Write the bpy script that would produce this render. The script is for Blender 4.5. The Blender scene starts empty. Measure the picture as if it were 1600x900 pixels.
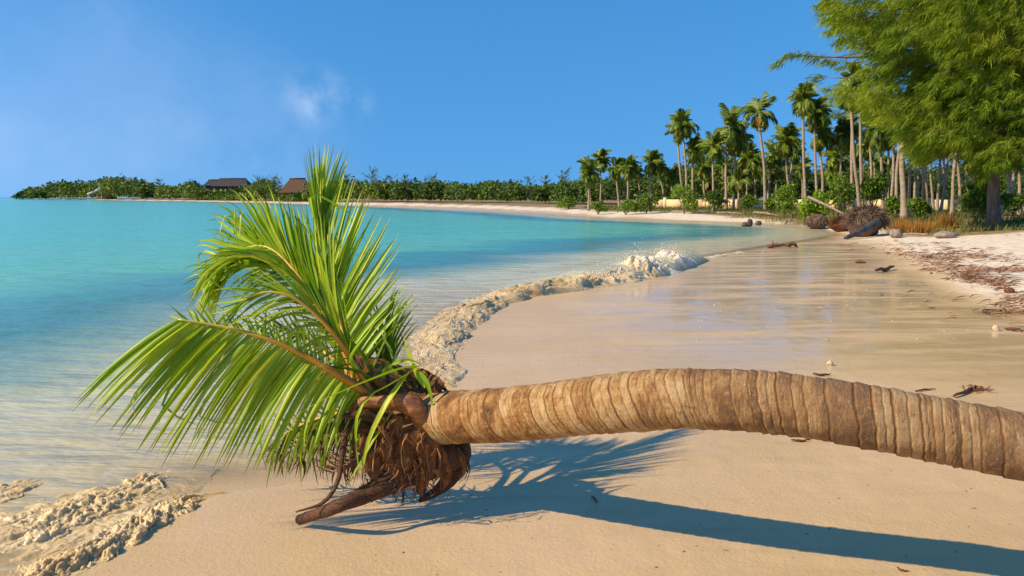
import bpy, math, random
import numpy as np
from mathutils import Vector, Matrix
random.seed(7); rng = np.random.default_rng(11)
sc = bpy.context.scene
col = sc.collection

# ------------------------------------------------------------------ camera, sky, sun, exposure
EYE = 1.6; FPX = 1250.0; PITCH = math.atan((450-308)/FPX)
cam = bpy.data.cameras.new('camera'); cam.sensor_width = 36; cam.lens = 36*FPX/1600
cam.clip_start = 0.1; cam.clip_end = 30000
co = bpy.data.objects.new('camera', cam); col.objects.link(co)
co.location = (0, 0, EYE); co.rotation_euler = (math.pi/2-PITCH, 0, 0); sc.camera = co

SUN_EL = math.radians(37); SHADOW = (1.0, 0.36)                # shadows run to the right and a little away
sx, sy = -SHADOW[0], -SHADOW[1]
SUN_AZ = math.atan2(sx, sy)
world = bpy.data.worlds.new('World'); sc.world = world; world.use_nodes = True
wn = world.node_tree; wn.nodes.clear()
def N(t, typ, **k):
    n = t.nodes.new(typ)
    for a, b in k.items(): setattr(n, a, b)
    return n
sky = N(wn, 'ShaderNodeTexSky'); sky.sky_type = 'NISHITA'; sky.sun_disc = False
sky.sun_elevation = SUN_EL; sky.sun_rotation = SUN_AZ
sky.air_density = 1.1; sky.dust_density = 0.15; sky.ozone_density = 2.5; sky.altitude = 0
hs = N(wn, 'ShaderNodeHueSaturation'); hs.inputs['Saturation'].default_value = 1.38; hs.inputs['Value'].default_value = 1.0
bg = N(wn, 'ShaderNodeBackground'); bg.inputs['Strength'].default_value = 0.14
wo = N(wn, 'ShaderNodeOutputWorld')
wn.links.new(sky.outputs[0], hs.inputs['Color'])
def pix_dir(px, py):
    u = (px-800)/FPX; v = (450-py)/FPX; c, s = math.cos(PITCH), math.sin(PITCH)
    return Vector((u, c+v*s, -s+v*c))
tc = N(wn, 'ShaderNodeTexCoord')
sx_ = N(wn, 'ShaderNodeSeparateXYZ'); wn.links.new(tc.outputs['Generated'], sx_.inputs[0])   # clean sea air: no pale dust band low down
ab = N(wn, 'ShaderNodeMath', operation='ABSOLUTE'); wn.links.new(sx_.outputs[2], ab.inputs[0])
ma = N(wn, 'ShaderNodeMath', operation='MULTIPLY_ADD'); wn.links.new(ab.outputs[0], ma.inputs[0]); ma.inputs[1].default_value = 0.5; ma.inputs[2].default_value = 0.3
cx_ = N(wn, 'ShaderNodeCombineXYZ'); wn.links.new(sx_.outputs[0], cx_.inputs[0]); wn.links.new(sx_.outputs[1], cx_.inputs[1]); wn.links.new(ma.outputs[0], cx_.inputs[2])
nv_ = N(wn, 'ShaderNodeVectorMath', operation='NORMALIZE'); wn.links.new(cx_.outputs[0], nv_.inputs[0]); wn.links.new(nv_.outputs[0], sky.inputs[0])
cloud_prev = hs.outputs[0]
for (px, py, rad, amt, scale) in ((490, 150, 0.05, 0.27, 12), (545, 158, 0.04, 0.16, 20), (262, 172, 0.11, 0.05, 7), (160, 30, 0.05, 0.06, 10), (390, 235, 0.16, 0.08, 6), (40, 310, 0.34, 0.22, 1.2)):
    d = pix_dir(px, py).normalized()
    sub = N(wn, 'ShaderNodeVectorMath', operation='DISTANCE'); sub.inputs[1].default_value = d
    wn.links.new(tc.outputs['Generated'], sub.inputs[0])
    mr = N(wn, 'ShaderNodeMapRange', interpolation_type='SMOOTHSTEP'); mr.inputs[1].default_value = rad; mr.inputs[2].default_value = rad*0.1; mr.inputs[3].default_value = 0; mr.inputs[4].default_value = 1
    wn.links.new(sub.outputs['Value'], mr.inputs[0])
    nz = N(wn, 'ShaderNodeTexNoise'); nz.inputs['Scale'].default_value = scale; nz.inputs['Detail'].default_value = 6; nz.inputs['Roughness'].default_value = 0.6
    wn.links.new(tc.outputs['Generated'], nz.inputs['Vector'])
    m2 = N(wn, 'ShaderNodeMapRange', interpolation_type='SMOOTHSTEP'); m2.inputs[1].default_value = 0.36; m2.inputs[2].default_value = 0.72; m2.inputs[4].default_value = amt
    wn.links.new(nz.outputs['Fac'], m2.inputs[0])
    mu = N(wn, 'ShaderNodeMath', operation='MULTIPLY'); wn.links.new(mr.outputs[0], mu.inputs[0]); wn.links.new(m2.outputs[0], mu.inputs[1])
    mx = N(wn, 'ShaderNodeMix', data_type='RGBA'); wn.links.new(mu.outputs[0], mx.inputs[0]); wn.links.new(cloud_prev, mx.inputs[6])
    mx.inputs[7].default_value = (6.5, 6.6, 7.2, 1)
    cloud_prev = mx.outputs[2]
wn.links.new(cloud_prev, bg.inputs['Color']); wn.links.new(bg.outputs[0], wo.inputs['Surface'])

sl = bpy.data.lights.new('sun', 'SUN'); sl.energy = 5.0; sl.angle = math.radians(0.6); sl.color = (1.0, 0.80, 0.52)
so = bpy.data.objects.new('sun', sl); col.objects.link(so)
sdir = Vector((sx, sy, 0)).normalized()*math.cos(SUN_EL) + Vector((0, 0, math.sin(SUN_EL)))
so.rotation_euler = (-sdir).to_track_quat('-Z', 'Y').to_euler(); so.location = (-20, 0, 30)
sc.view_settings.view_transform = 'Standard'; sc.view_settings.look = 'None'
sc.view_settings.exposure = 0.4; sc.view_settings.gamma = 1; sc.view_settings.use_curve_mapping = False
sc.render.engine = 'CYCLES'; sc.cycles.max_bounces = 6; sc.cycles.transparent_max_bounces = 12

# ------------------------------------------------------------------ helpers
def P(px, py, D):                       # point seen at a pixel, D metres ahead
    d = pix_dir(px, py); return np.array((d.x*D/d.y, D, EYE+d.z*D/d.y))
def G(px, py, z=0.0):                   # point where a pixel's ray meets the level z
    d = pix_dir(px, py); k = (z-EYE)/d.z; return np.array((d.x*k, d.y*k, z))
def PP(pts): return np.array([P(*p) for p in pts])
def unit(v):
    v = np.asarray(v, float); return v/np.maximum(np.linalg.norm(v, axis=-1, keepdims=True), 1e-9)
def _h(i, j, k, seed):
    n = (i.astype(np.int64)*374761393 + j.astype(np.int64)*668265263 + k.astype(np.int64)*2147483647 + seed*1274126177) & 0xffffffff
    n = ((n ^ (n >> 13))*1274126177) & 0xffffffff
    n = ((n ^ (n >> 16))*2246822519) & 0xffffffff
    return ((n ^ (n >> 15)) & 0xffff)/65535.0
def vnoise(p, seed=0):                  # value noise 0..1
    p = np.asarray(p, float); f = np.floor(p); i, j, k = f[..., 0], f[..., 1], f[..., 2]; t = p-f; t = t*t*(3-2*t)
    r = 0
    for a in (0, 1):
        for b in (0, 1):
            for c in (0, 1):
                w = (t[..., 0] if a else 1-t[..., 0])*(t[..., 1] if b else 1-t[..., 1])*(t[..., 2] if c else 1-t[..., 2])
                r = r + w*_h(i+a, j+b, k+c, seed)
    return r
def fbm(p, oct=4, seed=0, gain=0.5):
    p = np.asarray(p, float); a = 1; s = 0; tot = 0
    for o in range(oct):
        s = s + a*(vnoise(p*2**o+o*17.3, seed+o)-0.5); tot += a; a *= gain
    return s/tot*2                      # about -1..1
def smooth(a, b, x):
    t = np.clip((x-a)/(b-a), 0, 1); return t*t*(3-2*t)
def wloc(o):
    v = np.zeros(3)
    while o is not None: v = v+np.array(o.location); o = o.parent
    return v
def meshdata(name, V, F, mat, smooth_=False, attrs=None):
    V = np.asarray(V, np.float32).reshape(-1, 3); F = np.asarray(F, np.int32)
    me = bpy.data.meshes.new(name); k = F.shape[1]; m = len(F)
    me.vertices.add(len(V)); me.vertices.foreach_set('co', V.ravel())
    me.loops.add(m*k); me.loops.foreach_set('vertex_index', F.ravel())
    me.polygons.add(m); me.polygons.foreach_set('loop_start', np.arange(0, m*k, k, dtype=np.int32))
    me.polygons.foreach_set('loop_total', np.full(m, k, np.int32))
    me.update(calc_edges=True)
    if smooth_: me.polygons.foreach_set('use_smooth', np.ones(m, bool))
    for a, v in (attrs or {}).items():
        at = me.attributes.new(a, 'FLOAT', 'POINT'); at.data.foreach_set('value', np.asarray(v, np.float32).ravel())
    me.materials.append(mat); return me
def mk(name, V, F, mat, parent=None, smooth_=False, attrs=None, org=None):
    V = np.asarray(V, float).reshape(-1, 3)
    if parent is not None: V = V-wloc(parent)
    elif org is not None: V = V-np.asarray(org)
    me = meshdata(name, V, F, mat, smooth_, attrs)
    o = bpy.data.objects.new(name, me); col.objects.link(o)
    if parent is not None: o.parent = parent
    elif org is not None: o.location = org
    return o
def empty(name, loc):
    o = bpy.data.objects.new(name, None); col.objects.link(o); o.location = [float(x) for x in loc]; o.empty_display_size = 0.2; return o
def tag(o, label=None, cat=None, group=None, kind=None):
    if label: o['label'] = label
    if cat: o['category'] = cat
    if group: o['group'] = group
    if kind: o['kind'] = kind
    return o
def spline(pts, n):                     # Catmull-Rom through the points
    pts = np.asarray(pts, float); m = len(pts)
    e = np.vstack([2*pts[0]-pts[1], pts, 2*pts[-1]-pts[-2]])
    L = np.r_[0, np.cumsum(np.linalg.norm(np.diff(pts, axis=0), axis=1))]; L = L/L[-1]
    ts = np.linspace(0, 1, n); out = []
    for t in ts:
        i = min(max(np.searchsorted(L, t, side='right')-1, 0), m-2); u = (t-L[i])/(L[i+1]-L[i]+1e-12)
        a, b, c, d = e[i], e[i+1], e[i+2], e[i+3]
        out.append(0.5*((2*b)+(c-a)*u+(2*a-5*b+4*c-d)*u*u+(3*b-a-3*c+d)*u**3))
    return np.array(out)
def frames(path, up=(0, 0, 1)):
    T = unit(np.gradient(path, axis=0)); n = np.array(up, float)
    if abs(np.dot(n, T[0])) > 0.9: n = np.array((1.0, 0, 0))
    Ns = []
    for t in T:
        n = n-t*np.dot(n, t); n = n/np.linalg.norm(n); Ns.append(n)
    Ns = np.array(Ns); return T, Ns, np.cross(T, Ns)
def tube(path, rad, k=8, cap=True, squash=1.0, up=(0, 0, 1)):
    path = np.asarray(path, float); n = len(path); rad = np.broadcast_to(np.asarray(rad, float), (n,))
    T, A, B = frames(path, up); th = np.linspace(0, 2*np.pi, k, endpoint=False)
    V = path[:, None]+rad[:, None, None]*(np.cos(th)[None, :, None]*A[:, None]*squash+np.sin(th)[None, :, None]*B[:, None])
    V = V.reshape(-1, 3); i = np.arange(n-1)[:, None]*k; j = np.arange(k)[None]; j2 = (j+1) % k
    F = np.stack([i+j, i+j2, i+k+j2, i+k+j], -1).reshape(-1, 4)
    if cap:
        c0 = len(V); V = np.vstack([V, path[0], path[-1]]); jj = np.arange(k); jn = (jj+1) % k
        F = np.vstack([F, np.stack([jn, jj, np.full(k, c0), np.full(k, c0)], -1), np.stack([(n-1)*k+jj, (n-1)*k+jn, np.full(k, c0+1), np.full(k, c0+1)], -1)])
        F = [f for f in F]; q = np.array(F)
        # end caps as degenerate-free quads: split the centre off
        q = q[:(n-1)*k]
        caps = []
        for s0, c in ((0, c0), ((n-1)*k, c0+1)):
            for a in range(0, k, 2):
                f = (s0+a, s0+(a+1) % k, s0+(a+2) % k, c) if s0 else (s0+(a+2) % k, s0+(a+1) % k, s0+a, c)
                caps.append(f)
        F = np.vstack([q, np.array(caps)])
    return V, F
def join(parts):
    Vs, Fs, As, o = [], [], {}, 0
    for p in parts:
        Vs.append(p[0]); Fs.append(np.asarray(p[1])+o); o += len(p[0])
        if len(p) > 2:
            for a, v in p[2].items(): As.setdefault(a, []).append(np.broadcast_to(np.asarray(v, float), (len(p[0]),)))
    return np.vstack(Vs), np.vstack(Fs), {a: np.concatenate(v) for a, v in As.items()}
def grid_faces(n, m):
    i = np.arange(n-1)[:, None]*m; j = np.arange(m-1)[None]
    return np.stack([i+j, i+j+1, i+m+j+1, i+m+j], -1).reshape(-1, 4)

# ------------------------------------------------------------------ materials
def material(name):
    m = bpy.data.materials.new(name); m.use_nodes = True; t = m.node_tree; t.nodes.clear()
    out = N(t, 'ShaderNodeOutputMaterial'); b = N(t, 'ShaderNodeBsdfPrincipled'); t.links.new(b.outputs[0], out.inputs[0])
    return m, t, b, out
def noise(t, scale, detail=4, rough=0.55, vec=None, stretch=None, dist=0.0):
    n = N(t, 'ShaderNodeTexNoise'); n.inputs['Scale'].default_value = scale; n.inputs['Detail'].default_value = detail
    n.inputs['Roughness'].default_value = rough; n.inputs['Distortion'].default_value = dist
    if vec is None: vec = N(t, 'ShaderNodeNewGeometry').outputs['Position']
    if stretch:
        mp = N(t, 'ShaderNodeMapping'); mp.inputs['Scale'].default_value = stretch[:3]
        if len(stretch) > 3: mp.inputs['Rotation'].default_value = (0, 0, stretch[3])
        t.links.new(vec, mp.inputs['Vector']); vec = mp.outputs[0]
    t.links.new(vec, n.inputs['Vector']); return n.outputs['Fac']
def ramp(t, fac, stops, interp='LINEAR'):
    r = N(t, 'ShaderNodeValToRGB'); r.color_ramp.interpolation = interp
    while len(r.color_ramp.elements) < len(stops): r.color_ramp.elements.new(0.5)
    for e, (p, c) in zip(r.color_ramp.elements, stops): e.position = p; e.color = (*c, 1) if len(c) == 3 else c
    t.links.new(fac, r.inputs[0]); return r.outputs[0]
def mixc(t, fac, a, b, blend='MIX'):
    m = N(t, 'ShaderNodeMix', data_type='RGBA', blend_type=blend)
    for s, v in ((0, fac), (6, a), (7, b)):
        if hasattr(v, 'is_linked'): t.links.new(v, m.inputs[s])
        elif isinstance(v, (int, float)): m.inputs[s].default_value = v
        else: m.inputs[s].default_value = (*v, 1)
    return m.outputs[2]
def maprange(t, v, a, b, c=0.0, d=1.0):
    m = N(t, 'ShaderNodeMapRange', interpolation_type='SMOOTHSTEP')
    for i, x in enumerate((a, b, c, d)): m.inputs[i+1].default_value = x
    t.links.new(v, m.inputs[0]); return m.outputs[0]
def math2(t, op, a, b):
    m = N(t, 'ShaderNodeMath', operation=op)
    for i, v in enumerate((a, b)):
        if hasattr(v, 'is_linked'): t.links.new(v, m.inputs[i])
        else: m.inputs[i].default_value = v
    return m.outputs[0]
def attr(t, name): return N(t, 'ShaderNodeAttribute', attribute_name=name).outputs['Fac']
def bump(t, h, strength, dist, prev=None):
    b = N(t, 'ShaderNodeBump'); b.inputs['Strength'].default_value = strength; b.inputs['Distance'].default_value = dist
    t.links.new(h, b.inputs['Height'])
    if prev is not None: t.links.new(prev, b.inputs['Normal'])
    return b.outputs[0]

def foliage_mat(name, stops, rough=0.55, trans=0.3, spec=0.3, vary=0.0):
    m, t, b, out = material(name)
    oi = N(t, 'ShaderNodeObjectInfo').outputs['Random']
    c = ramp(t, math2(t, 'ADD', attr(t, 'tint'), math2(t, 'MULTIPLY', math2(t, 'SUBTRACT', oi, 0.5), vary)), stops); t.links.new(c, b.inputs['Base Color'])
    b.inputs['Roughness'].default_value = rough; b.inputs['Specular IOR Level'].default_value = spec
    tr = N(t, 'ShaderNodeBsdfTranslucent'); t.links.new(c, tr.inputs['Color'])
    mx = N(t, 'ShaderNodeMixShader'); mx.inputs[0].default_value = trans
    t.links.new(b.outputs[0], mx.inputs[1]); t.links.new(tr.outputs[0], mx.inputs[2]); t.links.new(mx.outputs[0], out.inputs[0])
    return m
def plain_mat(name, a, b_, scale=8, rough=0.8, bmp=0.5, dist=0.02, stretch=None, spec=0.3):
    m, t, b, out = material(name)
    tcn = N(t, 'ShaderNodeTexCoord').outputs['Object']
    n = noise(t, scale, 6, 0.65, vec=tcn, stretch=stretch)
    t.links.new(ramp(t, n, [(0.32, a), (0.7, b_)]), b.inputs['Base Color']); b.inputs['Roughness'].default_value = rough
    b.inputs['Specular IOR Level'].default_value = spec
    t.links.new(bump(t, n, bmp, dist), b.inputs['Normal']); return m

M = {}
# sand
m, t, b, out = material('sand'); M['sand'] = m
wet, veg, sd = attr(t, 'wet'), attr(t, 'veg'), attr(t, 'shore')
big = noise(t, 0.5, 5, 0.6); mid = noise(t, 5, 5, 0.6); fine = noise(t, 160, 3, 0.7); grain = noise(t, 38, 4, 0.7)
streak = noise(t, 1.0, 5, 0.6, stretch=(0.55, 4.5, 1, -0.12), dist=0.4)
dry = mixc(t, maprange(t, mid, .3, .7), (0.62, 0.52, 0.39), (0.74, 0.64, 0.50))
foot = noise(t, 2.6, 3, 0.5)
wetc = mixc(t, maprange(t, big, .3, .7), (0.54, 0.375, 0.185), (0.62, 0.44, 0.24))
wetc = mixc(t, math2(t, 'MULTIPLY', maprange(t, streak, .5, .72), 0.45), wetc, (0.42, 0.30, 0.13))
wetc = mixc(t, maprange(t, fine, .58, .75, 0, .35), wetc, (0.30, 0.22, 0.14))
wetc = mixc(t, maprange(t, fine, .42, .28, 0, .3), wetc, (0.70, 0.56, 0.36))
c = mixc(t, wet, dry, wetc)
soil = mixc(t, maprange(t, mid, .4, .65), (0.30, 0.20, 0.09), (0.14, 0.13, 0.04))
c = mixc(t, veg, c, soil); t.links.new(c, b.inputs['Base Color'])
shine = math2(t, 'MULTIPLY', wet, attr(t, 'gloss'))
rr = N(t, 'ShaderNodeMix', data_type='FLOAT'); t.links.new(shine, rr.inputs[0]); rr.inputs[2].default_value = 0.85
t.links.new(maprange(t, streak, .35, .7, 0.20, 0.42), rr.inputs[3]); t.links.new(rr.outputs[0], b.inputs['Roughness'])
b.inputs['Specular IOR Level'].default_value = 0.35
wr = maprange(t, wet, 0, 1, 1.0, 0.0)
h1 = math2(t, 'MULTIPLY', foot, wr)
nb = bump(t, h1, 0.9, 0.10)
nb = bump(t, streak, 0.22, 0.02, nb)
nb = bump(t, grain, 0.4, 0.014, nb); nb = bump(t, fine, 0.5, 0.005, nb)
t.links.new(nb, b.inputs['Normal'])
fs = noise(t, 1.0, 4, 0.55, stretch=(0.5, 2.2, 1, -0.12), dist=0.5); fr_ = noise(t, 5, 4, 0.6, stretch=(0.5, 1.7, 1, -.1))
t.links.new(math2(t, 'MULTIPLY', attr(t, 'film'), maprange(t, fs, .36, .56)), b.inputs['Coat Weight']); b.inputs['Coat Roughness'].default_value = 0.05; b.inputs['Coat IOR'].default_value = 1.45
t.links.new(bump(t, fr_, 0.10, 0.02), b.inputs['Coat Normal'])

# water
m, t, b, out = material('sea_water'); M['water'] = m
sd = attr(t, 'shore')
wv = noise(t, 0.12, 4, 0.55, stretch=(0.35, 1.6, 1)); 
lg = math2(t, 'LOGARITHM', math2(t, 'ADD', math2(t, 'MAXIMUM', sd, 0.0), 1.0), 10.0)      # 0.3 at 1 m, 1 at 9 m, 2 at 99 m
f = math2(t, 'ADD', math2(t, 'MULTIPLY', lg, 0.4), math2(t, 'MULTIPLY', math2(t, 'SUBTRACT', wv, 0.5), 0.16))
body = ramp(t, f, [(0.0, (0.48, 0.38, 0.21)), (0.15, (0.46, 0.41, 0.25)), (0.23, (0.50, 0.49, 0.31)), (0.275, (0.24, 0.34, 0.25)), (0.32, (0.065, 0.22, 0.21)),
                   (0.36, (0.06, 0.27, 0.26)), (0.41, (0.12, 0.43, 0.31)), (0.60, (0.07, 0.43, 0.33)), (0.80, (0.04, 0.38, 0.30)), (1.0, (0.012, 0.26, 0.23))])
rp = noise(t, 1.2, 5, 0.6, stretch=(0.5, 2.2, 1, 0.1))
body = mixc(t, maprange(t, rp, .45, .75, 0, .35), body, (0.03, 0.20, 0.30), 'MIX') if False else body
fm = noise(t, 1.6, 6, 0.7, stretch=(0.6, 1.8, 1, 0.5), dist=0.8)
foamfac = math2(t, 'MULTIPLY', maprange(t, fm, .52, .68), maprange(t, sd, 3.2, 0.4))
body = mixc(t, math2(t, 'MULTIPLY', foamfac, 0.6), body, (0.72, 0.64, 0.52))
t.links.new(body, b.inputs['Base Color']); b.inputs['Roughness'].default_value = 0.14; b.inputs['IOR'].default_value = 1.33
b.inputs['Specular IOR Level'].default_value = 0.32
n1 = noise(t, 1.7, 4, 0.55, stretch=(0.55, 1.6, 1, 0.15)); n2 = noise(t, 7, 4, 0.6, stretch=(0.6, 1.5, 1, -0.1))
nb = bump(t, n1, 0.7, 0.18); nb = bump(t, n2, 0.42, 0.035, nb); t.links.new(nb, b.inputs['Normal'])
tr = N(t, 'ShaderNodeBsdfTransparent'); mx = N(t, 'ShaderNodeMixShader')
t.links.new(maprange(t, sd, 0.0, 0.9, 0.12, 1.0), mx.inputs[0]); t.links.new(tr.outputs[0], mx.inputs[1]); t.links.new(b.outputs[0], mx.inputs[2]); t.links.new(mx.outputs[0], out.inputs[0])

# foam
m, t, b, out = material('sandy_foam'); M['foam'] = m
n = noise(t, 9, 6, 0.7); n2 = noise(t, 60, 4, 0.7)
c = ramp(t, math2(t, 'ADD', math2(t, 'MULTIPLY', n, 0.7), math2(t, 'MULTIPLY', attr(t, 'white'), 0.5)), [(0.25, (0.34, 0.22, 0.09)), (0.45, (0.50, 0.36, 0.17)), (0.65, (0.62, 0.49, 0.28)), (0.95, (0.80, 0.79, 0.78))])
t.links.new(c, b.inputs['Base Color']); b.inputs['Roughness'].default_value = 0.4; b.inputs['Specular IOR Level'].default_value = 0.4; b.inputs['Subsurface Weight'].default_value = 0.5; b.inputs['Subsurface Scale'].default_value = 0.035; b.inputs['Subsurface Radius'].default_value = (1, .8, .6)
t.links.new(bump(t, n2, 0.35, 0.008), b.inputs['Normal'])

# palm bark
m, t, b, out = material('palm_bark'); M['bark'] = m
uv = N(t, 'ShaderNodeCombineXYZ'); t.links.new(attr(t, 'along'), uv.inputs[0]); t.links.new(attr(t, 'cx'), uv.inputs[1]); t.links.new(attr(t, 'cy'), uv.inputs[2])
base = noise(t, 8, 7, 0.75, vec=uv.outputs[0], stretch=(1.6, 0.8, 0.8), dist=0.5); fib = noise(t, 34, 6, 0.75, vec=uv.outputs[0], stretch=(2.4, 0.45, 0.45), dist=0.3); blot = noise(t, 11, 5, 0.75, vec=uv.outputs[0], dist=0.6)
crk = noise(t, 30, 4, 0.7, vec=uv.outputs[0], stretch=(0.25, 1.6, 1.6))
c = ramp(t, math2(t, 'ADD', math2(t, 'MULTIPLY', base, 0.82), math2(t, 'MULTIPLY', attr(t, 'ring'), 0.20)), [(0.34, (0.075, 0.034, 0.014)), (0.44, (0.19, 0.085, 0.026)), (0.53, (0.36, 0.195, 0.066)), (0.64, (0.50, 0.34, 0.165))])
c = mixc(t, maprange(t, blot, .53, .66, 0, .8), c, (0.30, 0.115, 0.03))
c = mixc(t, maprange(t, blot, .40, .30, 0, .7), c, (0.46, 0.36, 0.23))
c = mixc(t, maprange(t, attr(t, 'along'), .8, 2.2, 0, .42), c, (0.26, 0.175, 0.10))
c = mixc(t, maprange(t, fib, .55, .72, 0, .7), c, (0.14, 0.085, 0.045))
spk = noise(t, 60, 5, 0.8, vec=uv.outputs[0], stretch=(1.5, .7, .7))
c = mixc(t, maprange(t, spk, .57, .68, 0, .65), c, (0.55, 0.45, 0.31))
c = mixc(t, maprange(t, spk, .42, .33, 0, .6), c, (0.08, 0.04, 0.02))
c = mixc(t, maprange(t, attr(t, 'scar'), 0.25, 0.95, 0, .9), c, (0.11, 0.05, 0.02))
c = mixc(t, maprange(t, crk, .64, .72, 0, .7), c, (0.06, 0.035, 0.02))
t.links.new(c, b.inputs['Base Color']); b.inputs['Roughness'].default_value = 0.75; b.inputs['Specular IOR Level'].default_value = 0.25
nb = bump(t, fib, 0.9, 0.010); nb = bump(t, blot, 0.5, 0.010, nb); nb = bump(t, crk, 0.35, 0.006, nb); t.links.new(nb, b.inputs['Normal'])

# green palm leaflets: tint picks the leaf's own shade, dry its age, tt runs from base to tip
m, t, b, out = material('palm_leaf'); M['leaf'] = m
geo = N(t, 'ShaderNodeNewGeometry').outputs['Position']
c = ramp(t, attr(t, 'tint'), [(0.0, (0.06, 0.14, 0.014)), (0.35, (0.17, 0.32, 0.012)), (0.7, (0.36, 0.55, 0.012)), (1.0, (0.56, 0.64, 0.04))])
fb = noise(t, 22, 3, 0.6, vec=geo)
c = mixc(t, maprange(t, fb, .4, .7, 0, .35), c, (0.30, 0.36, 0.03))
tipn = math2(t, 'ADD', attr(t, 'tt'), math2(t, 'MULTIPLY', math2(t, 'SUBTRACT', fb, 0.5), 0.35))
c = mixc(t, maprange(t, tipn, .86, 1.0, 0, .85), c, (0.42, 0.22, 0.05))
drc = mixc(t, maprange(t, fb, .35, .65), (0.10, 0.035, 0.012), (0.28, 0.13, 0.04))
c = mixc(t, attr(t, 'dry'), c, drc)
t.links.new(c, b.inputs['Base Color']); b.inputs['Roughness'].default_value = 0.36; b.inputs['Specular IOR Level'].default_value = 0.35
trn = N(t, 'ShaderNodeBsdfTranslucent'); t.links.new(c, trn.inputs['Color']); mx = N(t, 'ShaderNodeMixShader'); mx.inputs[0].default_value = 0.42
t.links.new(b.outputs[0], mx.inputs[1]); t.links.new(trn.outputs[0], mx.inputs[2]); t.links.new(mx.outputs[0], out.inputs[0])

m, t, b, out = material('leaf_stalk'); M['stalk'] = m
c = ramp(t, attr(t, 'tt'), [(0.0, (0.26, 0.09, 0.015)), (0.2, (0.52, 0.19, 0.015)), (0.5, (0.58, 0.27, 0.02)), (0.75, (0.58, 0.40, 0.04)), (1.0, (0.46, 0.46, 0.06))])
c = mixc(t, attr(t, 'dry'), c, (0.15, 0.06, 0.02))
t.links.new(c, b.inputs['Base Color']); b.inputs['Roughness'].default_value = 0.35
M['sheath'] = plain_mat('dry_sheath', (0.035, 0.013, 0.005), (0.36, 0.15, 0.035), 12, 0.7, 0.8, 0.02, stretch=(3, 3, 1))
M['spathe'] = plain_mat('glossy_spathe', (0.10, 0.03, 0.01), (0.42, 0.17, 0.05), 16, 0.38, 0.6, 0.012, stretch=(1, 3, 3), spec=0.5)
m, t, b, out = material('dry_fibre'); M['fibre'] = m
c = ramp(t, attr(t, 'tint'), [(0.0, (0.03, 0.012, 0.006)), (0.5, (0.16, 0.06, 0.016)), (1.0, (0.42, 0.19, 0.05))]); t.links.new(c, b.inputs['Base Color']); b.inputs['Roughness'].default_value = 0.8
M['wood_stub'] = plain_mat('dead_stalk', (0.03, 0.013, 0.008), (0.20, 0.085, 0.035), 22, 0.6, 0.9, 0.015, stretch=(1, 4, 5))
M['grey_trunk'] = plain_mat('grey_palm_trunk', (0.20, 0.155, 0.11), (0.42, 0.33, 0.24), 3, 0.85, 0.5, 0.03, stretch=(1, 1, 4))
M['casu_bark'] = plain_mat('casuarina_bark', (0.12, 0.08, 0.055), (0.30, 0.21, 0.15), 5, 0.9, 0.9, 0.05, stretch=(2, 2, 0.5))
M['wall'] = plain_mat('plaster_wall', (0.62, 0.46, 0.24), (0.74, 0.58, 0.34), 1.2, 0.9, 0.2, 0.01)
M['thatch'] = plain_mat('thatch', (0.07, 0.04, 0.025), (0.17, 0.10, 0.06), 3, 0.95, 0.8, 0.08, stretch=(1, 1, 4))
M['tile'] = plain_mat('dark_roof', (0.03, 0.03, 0.036), (0.075, 0.06, 0.06), 1.5, 0.9, 0.4, 0.05)
M['hut_wall'] = plain_mat('hut_wall', (0.10, 0.07, 0.05), (0.20, 0.14, 0.09), 2, 0.9, 0.3, 0.03)
M['white'] = plain_mat('white_canvas', (0.78, 0.78, 0.76), (0.85, 0.85, 0.83), 2, 0.8, 0.1, 0.01)
M['rock'] = plain_mat('dark_stone', (0.05, 0.035, 0.03), (0.16, 0.11, 0.085), 6, 0.6, 0.8, 0.04)
M['root'] = plain_mat('root_mat', (0.075, 0.045, 0.032), (0.27, 0.18, 0.13), 14, 0.9, 0.9, 0.05, stretch=(3, 3, 0.6))
M['redroot'] = plain_mat('red_root_mat', (0.09, 0.03, 0.015), (0.25, 0.11, 0.055), 14, 0.9, 0.9, 0.05)
M['drift'] = plain_mat('driftwood', (0.16, 0.11, 0.085), (0.36, 0.29, 0.23), 7, 0.8, 0.7, 0.03)
M['darklog'] = plain_mat('wet_dark_log', (0.025, 0.028, 0.035), (0.09, 0.09, 0.10), 5, 0.4, 0.5, 0.03)
M['coral'] = plain_mat('pale_coral', (0.46, 0.35, 0.22), (0.62, 0.51, 0.36), 30, 0.8, 0.6, 0.01)
m, t, b, out = material('seaweed'); M['weed'] = m
c = ramp(t, attr(t, 'tint'), [(0.0, (0.05, 0.025, 0.012)), (0.5, (0.20, 0.09, 0.04)), (1.0, (0.42, 0.24, 0.12))]); t.links.new(c, b.inputs['Base Color']); b.inputs['Roughness'].default_value = 0.6
M['grass'] = foliage_mat('shore_grass', [(0, (0.05, 0.085, 0.012)), (0.4, (0.13, 0.16, 0.02)), (0.7, (0.30, 0.17, 0.03)), (1, (0.42, 0.17, 0.03))], 0.7, 0.25)
M['wood'] = foliage_mat('woodland_leaves', [(0, (0.03, 0.065, 0.012)), (0.5, (0.09, 0.155, 0.02)), (1, (0.19, 0.25, 0.025))], 0.6, 0.2)
M['bush'] = foliage_mat('bush_leaves', [(0, (0.05, 0.10, 0.010)), (0.5, (0.13, 0.23, 0.014)), (1, (0.24, 0.36, 0.02))], 0.5, 0.3)
M['casu'] = foliage_mat('casuarina_needles', [(0, (0.045, 0.10, 0.006)), (0.4, (0.15, 0.24, 0.008)), (0.75, (0.25, 0.33, 0.010)), (1, (0.36, 0.36, 0.02))], 0.6, 0.35)
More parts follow.
